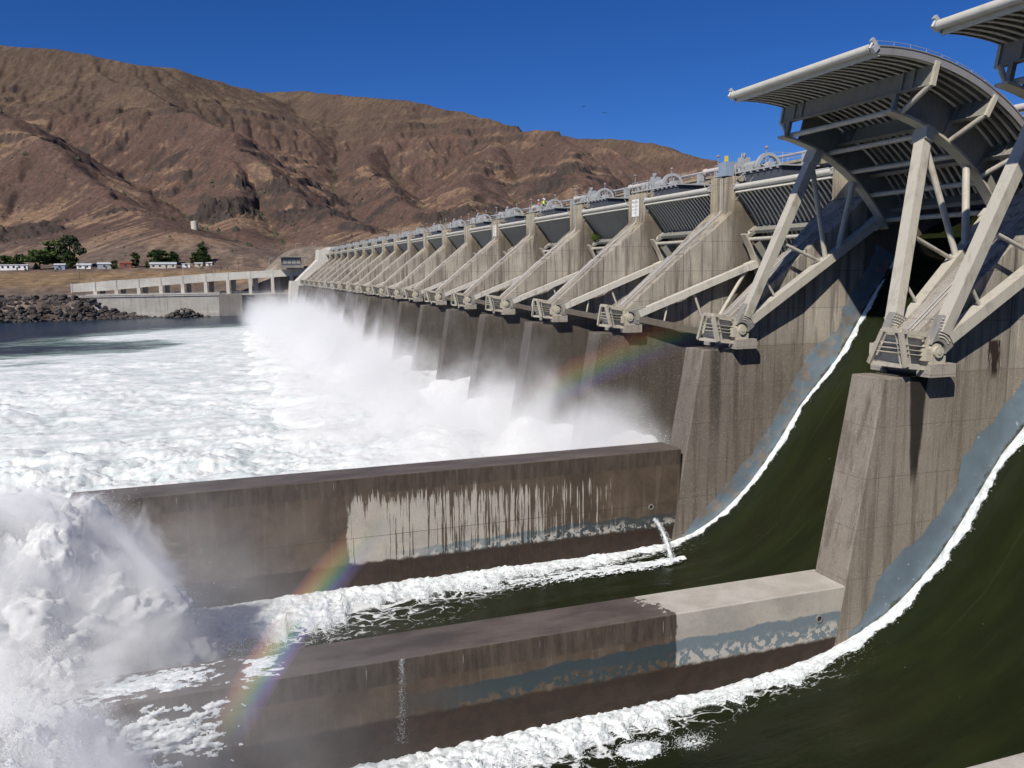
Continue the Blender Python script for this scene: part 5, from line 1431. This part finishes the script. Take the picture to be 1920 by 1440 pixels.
def near_mist(n):
    p = n.pos(); x, y, z = n.sep(p)
    nz = n.noise(p, .3, 4, .62, .6)
    d = n.math('MULTIPLY', n.step(x, 9, -6), n.step(z, -10.5, -18))
    d = n.math('MULTIPLY', d, n.lin(nz, .36, .7, .0, 1.0))
    d = n.math('MULTIPLY', d, n.lin(x, 6, -4, .035, .085))
    # thick soft fringe round the bursting spray
    fr = None
    for c_, r3, sd in lobes[:3] + lobes[4:]:
        e = n.add('VectorMath', {0: n.vmul(n.vadd(p, tuple(-v for v in c_)), tuple(1/v for v in r3))}, operation='LENGTH').outputs['Value']
        fr = e if fr is None else n.math('MINIMUM', fr, e)
    f = n.math('ADD', fr, n.math('MULTIPLY', n.math('SUBTRACT', nz, .5), 1.2))
    f = n.step(f, 1.11, .92)
    return n.math('ADD', d, n.math('MULTIPLY', f, 1.0))
b = MB().box(-22, 9, 23, 59, -23.4, -8).build('mist', mist_mat('splash_mist', near_mist, -.2, RN)); tag(b, 'thin veil of spray hanging before the left ends of the walls', None, None, 'stuff')

# the rainbow: thin shells of drops on the 42-degree ring about the antisolar axis, one for each colour
BANDS = []
_rb = [(.50, .25, .95, .25), (.30, .28, 1.0, .6), (.22, .45, .95, .85), (.25, .80, .50, .9), (.65, .90, .30, .95), (1.0, .85, .25, 1.0), (1.0, .55, .16, 1.0), (1.0, .33, .14, .75), (.95, .22, .15, .3)]
_nm = ['violet', 'violet', 'blue', 'blue', 'green', 'green', 'yellow', 'yellow', 'orange', 'orange', 'red', 'red', 'red', 'red']
for i in range(14):
    t_ = i/13*(len(_rb)-1); k_ = min(int(t_), len(_rb)-2); f_ = t_-k_
    c4 = [_rb[k_][j]*(1-f_)+_rb[k_+1][j]*f_ for j in range(4)]
    BANDS.append((_nm[i]+'_band', 40.25+2.55*i/14, 40.25+2.55*(i+1)/14-.006, tuple(c4[:3]), c4[3]))
def rainbow(D0, t0, t1, dens, peak, label, thick):
    ax = -sun_to; u = ax.cross(Vector((0, 0, 1))).normalized(); w = u.cross(ax).normalized(); Lc = ax*D0
    r = bpy.data.objects.new('rainbow', None); col.objects.link(r); r.empty_display_size = .3
    tag(r, label, None, None, 'stuff')
    for nm_, a0, a1, c_, k in BANDS:
        n = NT(nm_+'_drops')
        v = n.add('VolumeScatter', {'Color': (*c_, 1), 'Density': dens*k, 'Anisotropy': -.3}); n.t.links.new(v.outputs[0], n.out.inputs['Volume'])
        k0, k1 = math.tan(R_(a0)), math.tan(R_(a1)); N = 28; vs = []; fs = []
        for i in range(N+1):
            f = i/N; th = t0+(t1-t0)*f; cx, sx = math.cos(th), math.sin(th)
            g = f/peak if f < peak else (1-f)/(1-peak)
            h = .02 + thick*(g*g*(3-2*g)); da, db = D0-h, D0+h
            vs += [(k0*da*cx,k0*da*sx,-h),(k1*da*cx,k1*da*sx,-h),(k1*db*cx,k1*db*sx,h),(k0*db*cx,k0*db*sx,h)]
        for i in range(N):
            for j in range(4): fs.append((4*i+j, 4*i+(j+1)%4, 4*i+4+(j+1)%4, 4*i+4+j))
        fs += [(3,2,1,0), tuple(4*N+j for j in range(4))]
        vs = [(-x_, y_, z_) for x_, y_, z_ in vs]; q = MB(); q._add(vs, fs); o = q.build(nm_, n.m, r); o['kind'] = 'stuff'
    r.matrix_world = Matrix(((-u.x,w.x,ax.x,Lc.x),(-u.y,w.y,ax.y,Lc.y),(-u.z,w.z,ax.z,Lc.z),(0,0,0,1)))
rainbow(27.0, 2.62, 3.13, .085, .62, 'bright foot of the rainbow in the spray before the low wall', 1.9)
rainbow(50.0, 1.95, 2.40, .022, .62, 'fainter rainbow arc in the mist before the dark piers', 2.2)
# ------------------------------------------------------------------ workers on a hoist platform
def person(x, y, z, face, vest, label, lean=0.0, arm=(.25, .1)):
    r = empty('person', (x, y, z), label, 'person', 'workers on the hoist platform')
    r.rotation_euler = (0, 0, face)
    J = [((0,0,.95),.15),((0,0,1.18),.17),((lean,0,1.42),.17),((lean*1.2,0,1.54),.07),((lean*1.4,.02,1.68),.095),((lean*1.4,.02,1.76),.085),
         ((.1,0,.9),.11),((.12,.03,.5),.075),((.13,0,.1),.05),((.14,.12,.05),.05),
         ((-.1,0,.9),.11),((-.12,-.02,.5),.075),((-.13,0,.1),.05),((-.14,.12,.05),.05),
         ((.2+lean,0,1.42),.07),((.27+lean,.03,1.15),.05),((arm[0]+lean,.25,1.0),.04),
         ((-.2+lean,0,1.42),.07),((-.27+lean,.03,1.15),.05),((-arm[0]+lean,.2,arm[1]+.95),.04)]
    E_ = [(0,1),(1,2),(2,3),(3,4),(4,5),(0,6),(6,7),(7,8),(8,9),(0,10),(10,11),(11,12),(12,13),(2,14),(14,15),(15,16),(2,17),(17,18),(18,19)]
    me = bpy.data.meshes.new('body'); me.from_pydata([j[0] for j in J], E_, [])
    o = mk('body', me, r); me.materials.append(mat_plain('work_clothes', (0.045, 0.05, 0.075), .8))
    sk = o.modifiers.new('skin', 'SKIN'); 
    for i, (c_, rad) in enumerate(J): me.skin_vertices[0].data[i].radius = (rad, rad)
    me.skin_vertices[0].data[0].use_root = True
    o.modifiers.new('sub', 'SUBSURF').levels = 1
    o.modifiers['sub'].render_levels = 1
    q = MB(); 
    for a, b, ra, rb in (((0,0,.98),(lean*.5,0,1.2),.2,.22),((lean*.5,0,1.2),(lean,0,1.5),.22,.19)): q.tube(a, b, ra, 12, rb)
    q.v = [(x_*1.05, y_*.82, z_) for x_, y_, z_ in q.v]
    q.build('vest', mat_plain('vest_fabric', vest, .7, .08), r)
    q = MB(); q.tube((lean*1.4,.02,1.74), (lean*1.4,.02,1.78), .17, 14); q.tube((lean*1.4,.02,1.78), (lean*1.4,.02,1.89), .135, 14, .07)
    q.build('helmet', mat_plain('helmet_white', (.85,.85,.84), .35, .03), r)
    MB().ico((lean*1.4,.045,1.68), .1, (.85, .95, 1.15)).build('face', mat_plain('skin_tone', (.45,.28,.2), .6), r)
_pz = 9.705
person(51.6, ys(5)+1.9, _pz, R_(200), (0.85, 0.20, 0.06), 'worker in orange vest and white helmet, left of the three on the hoist', .06)
person(52.1, ys(5)+.75, _pz, R_(150), (0.55, 0.72, 0.10), 'worker in yellow-green vest close beside the one in orange', -.05)
person(51.4, ys(5)-.75, _pz, R_(185), (0.72, 0.85, 0.06), 'worker in bright yellow vest standing apart on the right of the hoist', 0)

# ------------------------------------------------------------------ weeds growing on a closed gate
V, F = foliage([(0,0,.5,.55,.6,.45),(.1,.5,.8,.4,.4,.5),(-.1,-.4,.5,.35,.4,.35),(0,1.0,.4,.3,.5,.3)], 420, .06, .14)
r = empty('weed_bush', (51.6, ys(4)-1.6, 4.0), 'green weeds sprouting on the girder of a closed gate', 'bush')
mk('leaves', npmesh('leaves', V, F, LM['bright'], False), r)
q = MB()
for dx, dy in ((0,0),(.1,.4),(-.1,-.3)): q.tube((0,0,-.3), (dx,dy,.7), .02, 5, .008)
q.build('stems', BARK, r)
# ------------------------------------------------------------------ two birds
for (px_, pz_, d_, lab) in ((1, 0, 0, 'left one of two tiny birds in the sky'), (2, 0, 0, 'right one of two tiny birds in the sky')):
    c0 = Vector((0.40302, 0.89677, 0.18270)) if px_ == 1 else Vector((0.42493, 0.88809, 0.17532))
    c0 = c0.normalized()*170
    r = empty('bird', c0, lab, 'bird', 'birds in the sky'); r.rotation_euler = (0, .2, .5*px_)
    bm_ = mat_plain('feathers', (0.06, 0.06, 0.065), .8)
    q = MB(); q.tube((-.22,0,0), (0,0,.02), .03, 8, .07); q.tube((0,0,.02), (.2,0,.03), .07, 8, .03); q.build('body', bm_, r)
    for s_ in (-1, 1):
        q = MB(); q.hexa([(-.08,0,.02),(.1,0,.02),(.05,s_*.3,.12),(-.08,s_*.3,.12),(-.08,0,.035),(.1,0,.035),(.05,s_*.3,.13),(-.08,s_*.3,.13)]); q.hexa([(-.08,s_*.3,.12),(.05,s_*.3,.12),(-.06,s_*.6,.05),(-.1,s_*.6,.05),(-.08,s_*.3,.13),(.05,s_*.3,.13),(-.06,s_*.6,.058),(-.1,s_*.6,.058)])
        q.build('wing', bm_, r)
